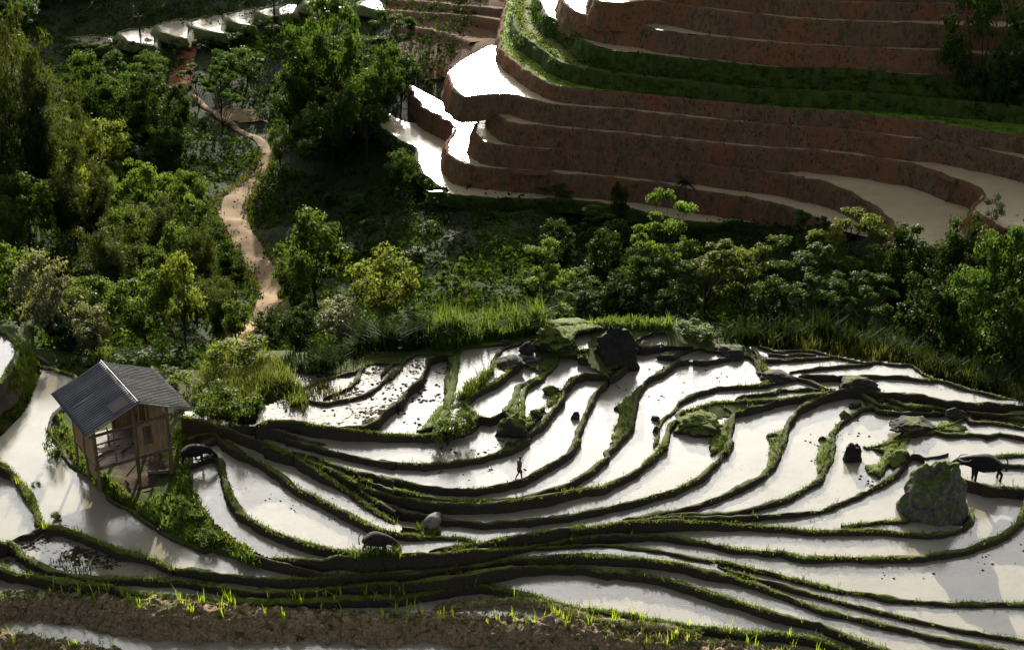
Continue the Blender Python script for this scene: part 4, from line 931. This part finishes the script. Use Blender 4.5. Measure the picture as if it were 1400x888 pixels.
# elephant grass along the back rim
blades('elephant_grass',scatter([(585,470),(600,452),(660,440),(735,436),(748,452),(700,462),(640,472),(600,480)],420,1,near),(.6,1.5),.09,'reed',11,(5,10),.16,1.1,.9)
blades('elephant_grass',scatter([(480,482),(490,470),(600,462),(600,474),(540,480)],160,2,near),(.7,1.7),.09,'reed_dark',12,(5,9),.16,1.1,.9)
blades('elephant_grass',scatter([(800,446),(820,438),(920,444),(920,452)],150,3,near),(.4,.9),.08,'reed',13,(4,8),.14,1.1,.9)
blades('rim_reeds',scatter([(985,470),(1000,450),(1210,462),(1240,488),(1120,478)],300,4,near),(.5,1.4),.09,'reed_dark',14,(4,8),.2,.7,1.1)
blades('rim_reeds',scatter([(1210,490),(1230,474),(1410,522),(1410,560),(1300,525)],300,5,near),(.4,1.2),.08,'reed_dark',15,(4,8),.2,.7,1.1)
mv=[tuple(q_) for L_ in MOUNDV for q_ in L_]
random.Random(3).shuffle(mv)
blades('bulge_grass',mv[:2600],(.06,.2),.04,'blade',31,(2,5),.06,.9)
blades('rim_reeds',scatter([(385,508),(395,488),(480,474),(500,482),(440,512)],130,31,near),(.3,1.0),.07,'reed_dark',32,(4,8),.16,1.0,.8)
blades('dry_grass',scatter([(1050,478),(1060,470),(1230,480),(1330,520),(1410,545),(1410,556),(1290,522),(1200,492)],260,6,near),(.5,1.1),.05,'blade_olive',16,(4,8),.14,.8)
BUSHP=[(275,520),(290,480),(345,478),(390,505),(412,540),(425,575),(395,560),(362,545),(352,580),(300,575),(262,565)]
blades('dry_grass',scatter(BUSHP,900,7,near,-.2),(.35,1.1),.05,'blade_dry',17,(5,9),.14,.8)
blades('weeds',scatter(BUSHP,500,8,near,-.1),(.3,.8),.10,'reed',18,(4,8),.12,.9)
HUTP=[(75,560),(95,620),(140,668),(200,712),(300,755),(358,778),(338,748),(290,722),(262,670),(256,620),(250,575),(235,600),(246,640),(240,672),(190,690),(150,655),(120,625)]
blades('knoll_grass',scatter(HUTP,2300,9,near,-.35),(.08,.3),.05,'blade',19,(4,8),.1,.9)
blades('knoll_weeds',scatter(HUTP,420,10,near,.0),(.2,.5),.10,'reed',20,(4,8),.1,1.0)
UB=[(22,462),(48,490),(58,512),(30,572),(0,596),(-10,560),(12,525),(28,490)]
blades('slope_grass',scatter(UB,1500,11,near,-.4),(.1,.42),.05,'blade',21,(4,8),.1,1.0)
blades('slope_grass',scatter([(60,470),(110,480),(150,498),(210,500),(150,478),(80,462)],400,12,near,-.3),(.1,.4),.06,'blade',22,(4,8),.12,1.0)
blades('rim_grass',scatter([(740,452),(760,442),(830,446),(800,456)],500,13,near,-.6),(.08,.25),.05,'blade_dry',23,(4,8),.1,.9)
pe=[]
for (a_,b_) in zip(PATH[5:],PATH[6:]):
    for i in range(60):
        t=random.random(); sg=random.choice((-1,1)); w_=(a_[2]+(b_[2]-a_[2])*t)*1.2*(1.05+.4*random.random())
        pe.append(tuple(terr(a_[0]+(b_[0]-a_[0])*t+sg*w_,a_[1]+(b_[1]-a_[1])*t,.25)))
blades('path_grass',pe,(.15,.45),.08,'blade_olive',41,(4,8),.25,1.0)
# marsh weeds in the shallow cells
def cellz(u,v):
    n,z=cell_at(u,v); return atz(u,v,(z if z==z else 0)+.01)
blades('marsh_weeds',scatter([(70,765),(110,752),(150,775),(120,790),(80,780)],60,14,cellz),(.12,.35),.05,'blade_olive',24,(3,7),.1,1.0)
blades('marsh_weeds',scatter([(390,525),(470,520),(470,545),(430,548),(400,540)],90,15,cellz,-.1),(.15,.5),.05,'blade_olive',25,(3,7),.1,1.0)
blades('marsh_weeds',scatter([(625,545),(650,520),(680,500),(660,530),(640,550)],150,16,cellz),(.3,.8),.05,'blade',26,(4,8),.12,.8)
blades('bank_weeds',scatter([(480,758),(500,752),(548,754),(545,762),(490,764)],70,51,lambda u,v:atz(u,v,-.72)),(.25,.65),.05,'blade',52,(4,8),.1,.9)
blades('bank_weeds',scatter([(565,722),(600,724),(602,732),(570,728)],40,53,lambda u,v:atz(u,v,-.85)),(.2,.5),.05,'blade',54,(4,8),.1,.9)
# ---- mud clods in the paddies
rs=np.random.RandomState(4); V=[];F=[]
def clod(p,r):
    b0=len(V); 
    pts=[(0,0,r*.6)]+[(r*(.7+.6*rs.rand())*math.cos(a),r*(.7+.6*rs.rand())*math.sin(a),-.02) for a in np.linspace(0,6.28,7)[:-1]]
    V.extend([(p[0]+a,p[1]+b_,p[2]+c) for a,b_,c in pts]); F.extend([(b0,b0+1+i,b0+1+(i+1)%6) for i in range(6)])
def clods(poly,n,seed,r0,r1):
    r=random.Random(seed)
    for p in scatter(poly,n,seed,cellz,.05,.05): clod(p,r.uniform(r0,r1))
clods([(530,570),(560,500),(615,490),(600,560),(570,585)],90,1,.06,.17)
clods([(430,565),(480,520),(560,500),(560,530),(500,575)],80,2,.06,.15)
clods([(540,600),(720,570),(735,600),(640,625)],40,3,.06,.16)
clods([(1080,600),(1180,570),(1200,600),(1120,640)],26,4,.05,.12)
clods([(1180,640),(1210,650),(1200,670),(1160,665)],26,5,.05,.12)
clods([(820,520),(960,480),(1000,520),(900,560)],22,6,.05,.12)
clods([(100,745),(200,780),(190,790),(90,770)],70,7,.05,.16)
clods([(1180,760),(1400,740),(1400,800),(1200,790)],24,8,.05,.12)
clods([(300,640),(500,690),(520,730),(360,690)],24,9,.05,.1)
clods([(550,640),(700,630),(760,645),(650,660)],20,10,.05,.1)
link('mud_clods',mesh('mud_clods',V,F),M['clod'],kind='stuff')
# clods on the near bare bank
V=[];F=[]
for n in('FB','FF','S2'):
    for i,p in enumerate(along(BTOP[n],16,BW[n]*1.5,7,-.6)):
        clod((p[0],p[1]-.15,p[2]-.05-.3*max(0,rs.rand()-.5)),.04+.09*rs.rand()**2)
link('earth_clods',mesh('earth_clods',V,F),M['bank_bare'],kind='stuff')
# ---------------------------------------------------------------- boulders
def boulder(u,vb,wpx,hpx,mat,label,seed,depth=.8,flat=.0,tilt=0,z=None,taper=.45):
    if z is None:
        zs=[cell_at(u+a,vb+b_)[1] for a in(-8,0,8) for b_ in(-4,0,4)]; zs=[x for x in zs if x==x]
        z=max(zs) if zs else float(NZ([u],[vb])[0])
    p=Vector(atz(u,vb,z)); s=FPX/(p.y*CP-(p.z-CAMH)*SP)
    W=wpx/s; D=W*depth
    dep=-math.atan2(p.z-CAMH,p.y)
    H=max(.25,(hpx/s-0.0*D)/math.cos(dep)) if depth<.2 else max(.2,(hpx/s-D*.45*math.sin(dep))/math.cos(dep))
    bm=bmesh.new(); bmesh.ops.create_icosphere(bm,subdivisions=5 if wpx>50 else 4,radius=1)
    rs=random.Random(seed); off=Vector((rs.uniform(-50,50),)*3)
    planes=[(Vector((rs.gauss(0,1),rs.gauss(0,1),rs.gauss(.35,.6))).normalized(),rs.uniform(.5,.82)) for _ in range(13)]
    for v in bm.verts:
        c=v.co.normalized(); r=1.0
        for n_,d in planes:
            k=c.dot(n_)
            if k>.01: r=min(r,d/k)
        c=c*r*(1+.16*noise.fractal(c*1.6+off,1,2,4))+noise.noise_vector(c*6+off)*.05; c*=1+.30*(abs(noise.noise(c*2.4+off))-.2)-.10*abs(noise.noise(c*6.5+off)); kk=1.28-taper*(c.z*.5+.5); c.x*=kk; c.y*=kk
        v.co=Vector((c.x*W*.62,c.y*D*.62,(c.z*.8+.35)*H))
    me=bpy.data.meshes.new('boulder'); bm.to_mesh(me); bm.free()
    o=link('boulder',me,M[mat]); o.location=p+Vector((0,D*.42,0)); o.rotation_euler=(0,R(tilt),0)
    tag(o,label,'boulder'); return o
for i,a in enumerate(BOULDERS): boulder(*a[:6],seed=i+3,**(a[6] if len(a)>6 else {}))
# ---------------------------------------------------------------- hut
def boxes(name,L,mat,parent,bev=0):
    """L: list of (x0,x1,y0,y1,z0,z1) or (p,q,r) beams"""
    bm=bmesh.new()
    for e in L:
        if len(e)==6:
            x0,x1,y0,y1,z0,z1=e; r=bmesh.ops.create_cube(bm,size=1)
            for v in r['verts']: v.co=Vector(((x0+x1)/2+v.co.x*(x1-x0),(y0+y1)/2+v.co.y*(y1-y0),(z0+z1)/2+v.co.z*(z1-z0)))
        else:
            p,q,rad=e; p=Vector(p);q=Vector(q); d=q-p
            r=bmesh.ops.create_cone(bm,cap_ends=True,segments=8,radius1=rad,radius2=rad*.9,depth=d.length)
            m_=Matrix.Translation((p+q)/2)@d.to_track_quat('Z','Y').to_matrix().to_4x4()
            bmesh.ops.transform(bm,matrix=m_,verts=r['verts'])
    me=bpy.data.meshes.new(name); bm.to_mesh(me); bm.free()
    return link(name,me,mat,parent,smooth=False)
M['wood']=simple('weathered_wood',(.05,.034,.022),(.19,.135,.085),3,.85,.6,14,.2,(1,1,.25))
M['plank']=simple('split_bamboo_wall',(.11,.07,.036),(.34,.235,.13),5,.8,.6,12,.2,(3,3,.3))
M['floorw']=simple('pale_floorboards',(.10,.085,.075),(.42,.38,.34),1.6,.75,.5,9,.3,(1,3,1))
M['roof_metal']=simple('corrugated_metal',(.02,.024,.033),(.06,.067,.085),.9,.5,.15,8,.35,(1,1,1))
M['roof_old']=simple('corrugated_old_sheet',(.03,.028,.028),(.085,.08,.077),1.2,.8,.3,10,.3)
M['ridge']=simple('pale_ridge_strip',(.14,.135,.125),(.27,.26,.24),2,.6,.2,9,.3)
hp=atz(192.3,665.6,-1.9); HA=.564
hut=empty('stilt_hut',hp,HA)
tag(hut,'wooden stilt hut with grey corrugated gable roof on a knoll between flooded fields','hut')
HW,LN,OH,ZE,ZR,WL,WR,ZF=3.22,6.24,1.22,4.92,6.27,2.4,2.05,2.16
YB=LN-OH-1.0
rsh=random.Random(5)
zl=lambda x: ZR-.13-(ZR-ZE)*abs(x)/HW
for (x,y,z0) in ((-WL,0,.7),(0,0,-.5),(WR,0,-.5),(-WL,YB,.2),(0,YB,-.3),(WR,YB,-.3),(-WL,YB/2,.3),(WR,YB/2,-.4)):
    boxes('post',[((x,y,z0),(x+rsh.uniform(-.03,.03),y,zl(x)-.02),.12 if y==0 else .10)],M['wood'],hut)
boxes('floor',[(-WL-.05,WR+.05,a*(YB+.1)/16-.05+.01,(a+1)*(YB+.1)/16-.06,ZF-.06+rsh.uniform(-.015,.015),ZF) for a in range(16)],M['floorw'],hut)
boxes('floor_beam',[((-WL-.2,-.05,ZF-.16),(WR+.25,-.05,ZF-.16),.09),((-WL,YB,ZF-.16),(WR,YB,ZF-.16),.09),((-WL,-.2,ZF-.2),(-WL,YB+.2,ZF-.2),.08),((WR,-.2,ZF-.2),(WR,YB+.2,ZF-.2),.08),((0,-.1,ZF-.2),(0,YB,ZF-.2),.08)],M['wood'],hut)
boxes('tie_beam',[((-WL-.3,0,4.15),(WR+.3,0,4.28),.10),((-WL-.2,YB,4.2),(WR+.2,YB,4.2),.09),((-WL,-.9,ZE+.18),(-WL,YB+.7,ZE+.18),.08),((WR,-.9,ZE+.28),(WR,YB+.7,ZE+.28),.08),((0,-1.1,ZR-.16),(0,YB+.8,ZR-.16),.08)],M['wood'],hut)
# planks of the right front bay, with the dark window slot left open
wl=[]
x=.14
while x<WR-.1:
    w_=rsh.uniform(.14,.2)
    if .58<x+w_/2<1.02: wl+=[(x,x+w_-.012,-.03,.03,ZF+.02,ZF+.55),(x,x+w_-.012,-.03,.03,ZF+1.75,4.15)]
    else: wl.append((x,min(WR-.08,x+w_-.012),-.03+rsh.uniform(-.012,.012),.03,ZF+.02,4.15+rsh.uniform(-.1,.02)))
    x+=w_
fw_=boxes('front_wall',wl,M['plank'],hut)
boxes('window_frame',[(.58,.64,-.06,.05,ZF+.5,ZF+1.8),(.98,1.04,-.06,.05,ZF+.5,ZF+1.8)],M['wood'],fw_)
boxes('gable_slat',[((.35,0,4.3),(.35,0,5.65),.05),((.8,0,4.32),(.8,0,5.4),.05),((1.15,0,4.3),(1.15,0,5.2),.06),((1.5,0,4.3),(1.5,0,5.1),.06)]+[(1.0+.17*i,1.15+.17*i,-.02,.03,4.35,5.55-.15*i*.55) for i in range(5)],M['plank'],hut)
boxes('railing',[((-WL,0,ZF+.9),(0,0,ZF+.75),.04),((-1.25,-.02,ZF),(-1.25,-.02,4.15),.045),((-WL,.06,ZF+.25),(0,.06,ZF+1.15),.035),((-.9,.05,ZF+.05),(0,.05,ZF+1.3),.035)],M['wood'],hut)
wl=[]; y=.1
while y<YB-.1:
    w_=rsh.uniform(.13,.19)
    wl.append((-WL-.03,-WL+.03,y,y+w_*(.55 if y>1.6 else .93),ZF-1.0 if y<1.6 else ZF-.3,4.1+rsh.uniform(-.2,.1))); y+=w_
boxes('side_wall',wl,M['plank'],hut)
wl=[]; y=.1
while y<YB-.1:
    w_=rsh.uniform(.14,.2); wl.append((WR-.03,WR+.03,y,y+w_*.93,ZF,4.3)); y+=w_
boxes('side_wall',wl,M['plank'],hut)
wl=[]; x=-.1
while x<WR-.1:
    w_=rsh.uniform(.14,.2); wl.append((x,x+w_*.92,YB-.03,YB+.03,ZF,4.3)); x+=w_
boxes('back_wall',wl,M['plank'],hut)
boxes('loose_board',[((-2.1,1.0,ZF+.04),(-.5,1.6,ZF+.06),.07),((-1.9,2.4,ZF+.05),(-.3,2.0,ZF+.3),.06),((-1.0,1.9,ZF+.05),(-.6,3.4,ZF+.5),.06),((-.7,.7,ZF+.06),(.3,1.5,ZF+.06),.07)],M['wood'],hut)
def roof(side,mat):
    nx,ny=14,int(LN/.035); V=np.zeros((nx+1,ny+1,3))
    nrm=Vector((side*(ZR-ZE),0,HW)).normalized()
    for i in range(nx+1):
        t=i/nx
        for j in range(ny+1):
            y=-OH+LN*j/ny; a=.04*math.sin(2*math.pi*y/.25)+.02*noise.noise((t*3,y*.8,side))+(.012 if t>.5 else 0)
            x=side*(.02+(HW-.02)*t); z=ZR-(ZR-ZE)*t-.05*math.sin(math.pi*t)*.6
            V[i,j]=(x+nrm.x*a,y,z+nrm.z*a)
    o=link('roof_sheet',gridmesh('roof_sheet',V),M[mat],hut,smooth=True)
    md=o.modifiers.new('thickness','SOLIDIFY'); md.thickness=.03; return o
rl=roof(-1,'roof_metal'); rl['label']='shiny blue grey corrugated roof slope'
rr_=roof(1,'roof_old'); rr_['label']='dull weathered grey roof slope'
boxes('ridge_cap',[((0,-OH-.03,ZR+.05),(0,LN-OH+.03,ZR+.05),.045),((.03,-OH-.02,ZR-.06),(HW,-OH-.02,ZE-.06),.05),((-.03,-OH-.02,ZR-.06),(-HW,-OH-.02,ZE-.06),.045)],M['ridge'],hut)
M['rust']=simple('rust_stain_sheet',(.005,.005,.007),(.016,.014,.015),2,.8,.3,9,.2)
def rp(y0,y1,t0,t1):
    V=[]; 
    for s,(y,t) in enumerate(((y0,t0),(y1,t0),(y1,t1),(y0,t1))):
        V.append((-HW*t-.03,y,ZR-(ZR-ZE)*t-.03*math.sin(math.pi*t)+.075))
    o=link('roof_patch',mesh('roof_patch',V,[(0,1,2,3)]),M['rust'],rl,smooth=False); o.modifiers.new('t','SOLIDIFY').thickness=.02
rp(2.1,2.35,.45,.85); rp(-.9,.2,.12,.42)
boxes('rafter',[((s*.05,y,ZR-.12),(s*HW*.97,y,ZE-.09),.05) for s in(-1,1) for y in(-.9,0,1.2,2.4,3.6,4.6)],M['wood'],hut)
def clutter(name,p,q,rad,mat,label,cat):
    o=boxes(name,[(p,q,rad)],M[mat],None); tag(o,label,cat); return o
def hw(x,y,z): c,s=math.cos(HA),math.sin(HA); return (hp[0]+c*x-s*y,hp[1]+s*x+c*y,hp[2]+z)
clutter('log',hw(.9,1.0,.2),hw(1.9,.3,.35),.13,'bark_pale','short pale log lying under the hut by the right post','log')
clutter('fallen_log',tuple(near(50,487,.12)),tuple(near(66,497,.12)),.12,'bark_pale','pale fallen log on the path behind the water strip','log')
pl=boxes('plank',[(hw(-.4,1.2,.3),hw(.4,1.6,.7),.06)],M['bark_pale'],None); tag(pl,'broken pale board leaning in the shade under the hut','board')
stn=boxes('stone_ledge',[(-.6,2.4,-.62,-.40,-.55,.02)],M['rock'],None); stn.location=hp; stn.rotation_euler=(0,0,HA); tag(stn,'low stone ledge in front of the hut stilts','ledge')
V=[];F=[];n_=16
for i in range(n_):
    for j in range(n_):
        p=Vector(hw(-2.2+4.5*i/(n_-1)+.3*noise.noise((i,j,1)),-.35+4.6*j/(n_-1)+.3*noise.noise((i,j,2)),0)); u,v=proj(p); q_=near(u,v,.0)
        for _ in range(3):
            u,v=proj((p.x,p.y,q_.z)); q_=near(u,v,0)
        V.append((p.x,p.y,q_.z+.03+.12*fbm(p,1.2,3)-(.12 if i in(0,n_-1) or j in(0,n_-1) else 0)))
for i in range(n_-1):
    for j in range(n_-1): F.append((i*n_+j,(i+1)*n_+j,(i+1)*n_+j+1,i*n_+j+1))
M['earth']=simple('bare_earth',(.03,.018,.011),(.10,.058,.034),1.5,.95,.9,8,.1)
link('bare_earth',mesh('bare_earth',V,F),M['earth'],kind='structure')
# ---------------------------------------------------------------- skin figures
def skinned(name,pts,edges,rad,root=0,sub=2,mat=None,parent=None):
    me=bpy.data.meshes.new(name); me.from_pydata(pts,edges,[]); me.update()
    o=bpy.data.objects.new(name,me); COL.objects.link(o)
    md=o.modifiers.new('skin','SKIN'); md.use_smooth_shade=True
    sv=me.skin_vertices[0].data
    for i,r in enumerate(rad):
        sv[i].radius=r if isinstance(r,tuple) else (r,r); sv[i].use_root=(i==root)
    ms=o.modifiers.new('sub','SUBSURF'); ms.levels=sub; ms.render_levels=sub
    dg=bpy.context.evaluated_depsgraph_get(); nm=bpy.data.meshes.new_from_object(o.evaluated_get(dg))
    bpy.data.objects.remove(o); nm.name=name
    return link(name,nm,M[mat],parent)
M['hide']=simple('buffalo_hide',(.006,.005,.005),(.016,.013,.012),3,.75,.4,20,.15)
M['hide_grey']=simple('buffalo_grey_hide',(.014,.012,.011),(.045,.04,.036),2.5,.85,.4,18,.1)
M['hide_pale']=simple('buffalo_pale_hide',(.07,.062,.055),(.22,.20,.18),2.5,.85,.4,18,.1)
M['hornm']=simple('horn',(.06,.05,.04),(.24,.21,.17),5,.5,.2,20,.4)
def buffalo(loc,rz,scale,mat,label,head):
    e=empty('water_buffalo',loc,rz,scale); tag(e,label,'buffalo')
    P=[];E=[];Rr=[]
    def add(p,r,par=None):
        P.append(p); Rr.append(r); 
        if par is not None: E.append((par,len(P)-1))
        return len(P)-1
    pel=add((-.60,0,1.02),(.42,.43)); b1=add((-.25,0,.93),(.50,.50),pel); b2=add((.15,0,.93),(.50,.52),b1); sh=add((.50,0,1.02),(.40,.46),b2)
    if head=='down':
        n1=add((.86,0,.95),(.25,.30),sh); n2=add((1.12,0,.74),(.19,.24),n1); hd=add((1.34,0,.52),(.18,.20),n2); fc=add((1.47,0,.32),(.105,.11),hd); mz=add((1.54,0,.16),(.095,.085),fc); hp_=(1.30,.60); dirh=(.6,-.8)
    else:
        n1=add((.88,0,1.10),(.25,.30),sh); n2=add((1.18,0,1.10),(.19,.23),n1); hd=add((1.44,0,1.10),(.18,.20),n2); fc=add((1.70,0,.98),(.11,.115),hd); mz=add((1.86,0,.90),(.095,.085),fc); hp_=(1.42,1.2); dirh=(.9,-.35)
    for s in(-1,1):
        h=add((-.70,s*.20,.82),(.19,.17),pel); k=add((-.58,s*.21,.56),(.12,.11),h); hk=add((-.80,s*.21,.36),(.075,.07),k); f=add((-.76,s*.21,.10),(.06,.06),hk); add((-.73,s*.21,-.06),(.075,.07),f)
        a=add((.50,s*.20,.78),(.15,.14),sh); k=add((.52,s*.20,.40),(.085,.08),a); f=add((.50,s*.20,.12),(.06,.06),k); add((.53,s*.20,-.06),(.075,.07),f)
    skinned('body',P,E,Rr,0,2,mat,e)
    hx,hz=hp_
    V,F=tubes([([(-.98,.0,1.18),(-1.08,.02,.95),(-1.10,.02,.66),(-1.07,.0,.42)],[.04,.035,.03,.055])],6); link('tail',mesh('tail',V,F),M['hide'],e)
    for s in(-1,1):
        pts=[(hx,s*.10,hz+.02),(hx-.08,s*.24,hz+.04),(hx-.22,s*.34,hz+.05),(hx-.42,s*.34,hz+.06),(hx-.56,s*.26,hz+.10)]
        V,F=tubes([(pts,[.05,.045,.036,.024,.008])],7); link('horn',mesh('horn',V,F),M['hornm'],e)
        pts=[(hx+.02,s*.13,hz-.06),(hx-.04,s*.25,hz-.10),(hx-.08,s*.36,hz-.16)]
        V,F=tubes([(pts,[.03,.065,.01])],6); link('ear',mesh('ear',V,F),M[mat],e)
    return e
buffalo(atz(266,631.5,-.85),R(8),.88,'hide','dark brown water buffalo grazing with lowered head beside the hut','down')
buffalo(atz(1345,655,-1.08),R(180+4),1.2,'hide','black water buffalo wading on the right and stretching its head to the pale boulder','fwd')
buffalo(atz(515,754,-1.08),R(-10),.9,'hide_grey','grey water buffalo half hidden by bank grass, grazing with its head down','down')
buffalo(atz(592,728,-1.3),R(70),(.8,.95,.82),'hide_pale','pale grey water buffalo seen from behind between two banks in the middle','down')
# ---------------------------------------------------------------- person walking on a bank
M['skin']=simple('skin',(.11,.06,.035),(.15,.085,.05),8,.6,.1,20,.3)
M['shirt']=simple('olive_shirt',(.055,.07,.02),(.09,.11,.03),6,.9,.4,30,.1)
M['shorts']=simple('dark_shorts',(.02,.011,.014),(.04,.02,.024),6,.9,.4,30,.1)
M['hair']=simple('black_hair',(.006,.005,.005),(.014,.011,.010),9,.7,.4,40,.3)
def person(loc,rz,s):
    e=empty('person',loc,rz,s); tag(e,'person in olive shirt and dark shorts walking barefoot along a curved bank','person')
    P=[];E=[];Rr=[]
    def add(p,r,par=None):
        P.append(p); Rr.append(r if isinstance(r,tuple) else (r,r))
        if par is not None: E.append((par,len(P)-1))
        return len(P)-1
    # faces +x
    pel=add((0,0,.90),(.115,.145)); wa=add((.01,0,1.06),(.10,.125),pel); ch=add((.02,0,1.24),(.115,.16),wa); ub=add((.02,0,1.36),(.085,.13),ch); nk=add((.035,0,1.46),.05,ub); nk2=add((.05,0,1.52),.05,nk); hd=add((.07,0,1.60),(.088,.078),nk2); ht=add((.065,0,1.69),(.08,.072),hd)
    nose=add((.155,0,1.595),.014,hd)
    for s_,hip,kn,an,toe in((-1,.09,(.11,.47),(.15,.085),(.27,.035)),(1,.09,(-.03,.48),(-.22,.13),(-.13,.035))):
        a=add((.0,s_*hip,.84),.088,pel); k=add((kn[0],s_*.085,kn[1]),.056,a); c_=add(((kn[0]+an[0])/2-.015,s_*.085,(kn[1]+an[1])/2+.06),.052,k); n_=add((an[0],s_*.085,an[1]),.033,c_); add((toe[0],s_*.09,toe[1]),(.035,.042),n_)
    hands=[]
    for s_,el,wr in((-1,(-.06,1.10),(-.05,.87)),(1,(.03,1.08),(.10,.87))):
        a=add((.02,s_*.20,1.36),.055,ub); m_=add((el[0],s_*.245,el[1]),.041,a); h=add((wr[0],s_*.25,wr[1]),.028,m_); pm=add((wr[0]+.02,s_*.25,wr[1]-.07),(.035,.022),h)
        for f in range(4):
            q=add((wr[0]+.0+.017*f,s_*.25,wr[1]-.125),.009,pm); add((wr[0]+.012+.017*f,s_*.245,wr[1]-.165+.008*abs(f-1.5)),.007,q)
        q=add((wr[0]+.055,s_*.235,wr[1]-.085),.010,pm); add((wr[0]+.07,s_*.23,wr[1]-.12),.008,q)
    b_=skinned('body',P,E,Rr,0,2,'skin',e)
    sh_=skinned('shirt',[(0,0,.88),(.01,0,1.06),(.02,0,1.24),(.02,0,1.38),(.02,-.18,1.37),(-.06,-.235,1.2),(.02,.18,1.37),(.04,.235,1.2)],[(0,1),(1,2),(2,3),(3,4),(4,5),(3,6),(6,7)],[(.135,.165),(.125,.15),(.14,.185),(.10,.15),(.08,.08),(.066,.066),(.08,.08),(.066,.066)],0,2,'shirt',e)
    so_=skinned('shorts',[(0,0,.92),(.0,-.09,.82),(.07,-.09,.60),(.0,.09,.82),(-.03,.09,.60)],[(0,1),(1,2),(0,3),(3,4)],[(.135,.165),(.115,.105),(.088,.088),(.115,.105),(.088,.088)],0,2,'shorts',e)
    ha_=skinned('hair',[(.02,0,1.60),(.045,0,1.70),(.06,0,1.735),(.12,0,1.70)],[(0,1),(1,2),(1,3)],[(.075,.088),(.098,.092),(.07,.065),(.045,.06)],0,2,'hair',e)
    return e
person(atz(710,657,.12),R(22),.93)
# ---------------------------------------------------------------- utility poles by the top left terraces
def pole(u,vb,vt,label):
    p=terr(u,vb); s=FPX/(p.y*CP-(p.z-CAMH)*SP); H=(vb-vt)/(s*math.cos(R(16)))
    e=empty('utility_pole',p,R(20)); tag(e,label,'pole','utility poles')
    V,F=tubes([([(0,0,-.3),(0,0,H*.5),(0,0,H)],[.16,.14,.11])],8); link('shaft',mesh('shaft',V,F),M['bark'],e)
    ca_=boxes('crossarm',[(-.7,.7,-.06,.06,H-.5,H-.38)],M['bark'],e)
    for x in(-.6,0,.6): boxes('insulator',[((x,0,H-.38),(x,0,H-.18),.05)],M['bark_pale'],ca_)
pole(193,62,20,'dark pole standing in front of the second bright terrace at the top left')
pole(376,34,-12,'dark pole at the upper edge right of the top left terraces')
# farm shed at the very top left
p=terr(26,8); sh=empty('shed',p,R(15)); tag(sh,'tiny pale roofed shed in the wood at the top left corner','shed')
boxes('wall',[(-2,2,-1.5,1.5,0,2.2)],M['plank'],sh); me=mesh('roof',[(-2.5,-2,2.1),(2.5,-2,2.1),(2.5,0,3.3),(-2.5,0,3.3),(2.5,2,2.1),(-2.5,2,2.1)],[(0,1,2,3),(3,2,4,5)]); link('roof',me,M['ridge'],sh,smooth=False).modifiers.new('t','SOLIDIFY').thickness=.06
# ---------------------------------------------------------------- light
GAIN=2.3
w=bpy.data.worlds.new('World'); SC.world=w; w.use_nodes=True
nt=w.node_tree; nt.nodes.clear(); b=NB(nt)
SEL=R(16.2); SAZ=math.atan((640-700)/FPX/CP)
sky=b.n('ShaderNodeTexSky',sky_type='NISHITA'); sky.sun_disc=False; sky.sun_elevation=SEL; sky.sun_rotation=SAZ; sky.air_density=1.0; sky.dust_density=1.5; sky.ozone_density=1.0
# thin broken cloud: grey white veil over the blue
tc=b.n('ShaderNodeTexCoord').outputs['Generated']
cl=b.ramp(b.noise(tc,4.5,6,.6),[(.36,(.25,.25,.25)),(.62,(1.15,1.15,1.15))])
lum=b.n('ShaderNodeRGBToBW',ins={'Color':sky.outputs[0]}).outputs[0]
grey=b.n('ShaderNodeMix',data_type='RGBA',blend_type='MULTIPLY'); grey.inputs[0].default_value=1
cmb=b.n('ShaderNodeCombineColor',ins={0:lum,1:lum,2:lum})
nt.links.new(cmb.outputs[0],grey.inputs[6]); grey.inputs[7].default_value=(1.0,.985,.955,1)
k=b.ramp(cl,[(.3,(.4,.4,.4)),(1.0,(.95,.95,.95))])
skyc=b.n('ShaderNodeMix',data_type='RGBA'); nt.links.new(k,skyc.inputs[0]); nt.links.new(sky.outputs[0],skyc.inputs[6]); nt.links.new(grey.outputs[2],skyc.inputs[7])
# cloud veil forward-scatters: brightest in the half of the sky around the sun
dv=b.n('ShaderNodeVectorMath',operation='DOT_PRODUCT'); nt.links.new(tc,dv.inputs[0]); dv.inputs[1].default_value=(math.sin(SAZ)*math.cos(R(25)),math.cos(SAZ)*math.cos(R(25)),math.sin(R(25)))
g1=b.math('POWER',b.math('MAXIMUM',dv.outputs['Value'],0.0),3.0)
gain=b.math('ADD',b.math('MULTIPLY',b.math('MULTIPLY',g1,b.math('ADD',b.math('MULTIPLY',cl,.7),.65)),GAIN),1.0)
bg=b.n('ShaderNodeBackground',ins={'Color':skyc.outputs[2],'Strength':b.math('MULTIPLY',gain,.07)})
nt.links.new(bg.outputs[0],b.n('ShaderNodeOutputWorld').inputs[0])
sl=bpy.data.lights.new('sun','SUN'); sl.energy=5.0; sl.angle=R(.5); sl.color=(1,.93,.80)
so=bpy.data.objects.new('sun',sl); COL.objects.link(so)
sd=Vector((math.sin(SAZ)*math.cos(SEL),math.cos(SAZ)*math.cos(SEL),math.sin(SEL)))
so.rotation_euler=(-sd).to_track_quat('-Z','Y').to_euler(); so.location=(0,0,80)
SC.view_settings.view_transform='Standard'; SC.view_settings.look='None'; SC.view_settings.exposure=1.2; SC.view_settings.gamma=1
SC.cycles.use_denoising=True
SC.cycles.max_bounces=6; SC.cycles.transparent_max_bounces=4
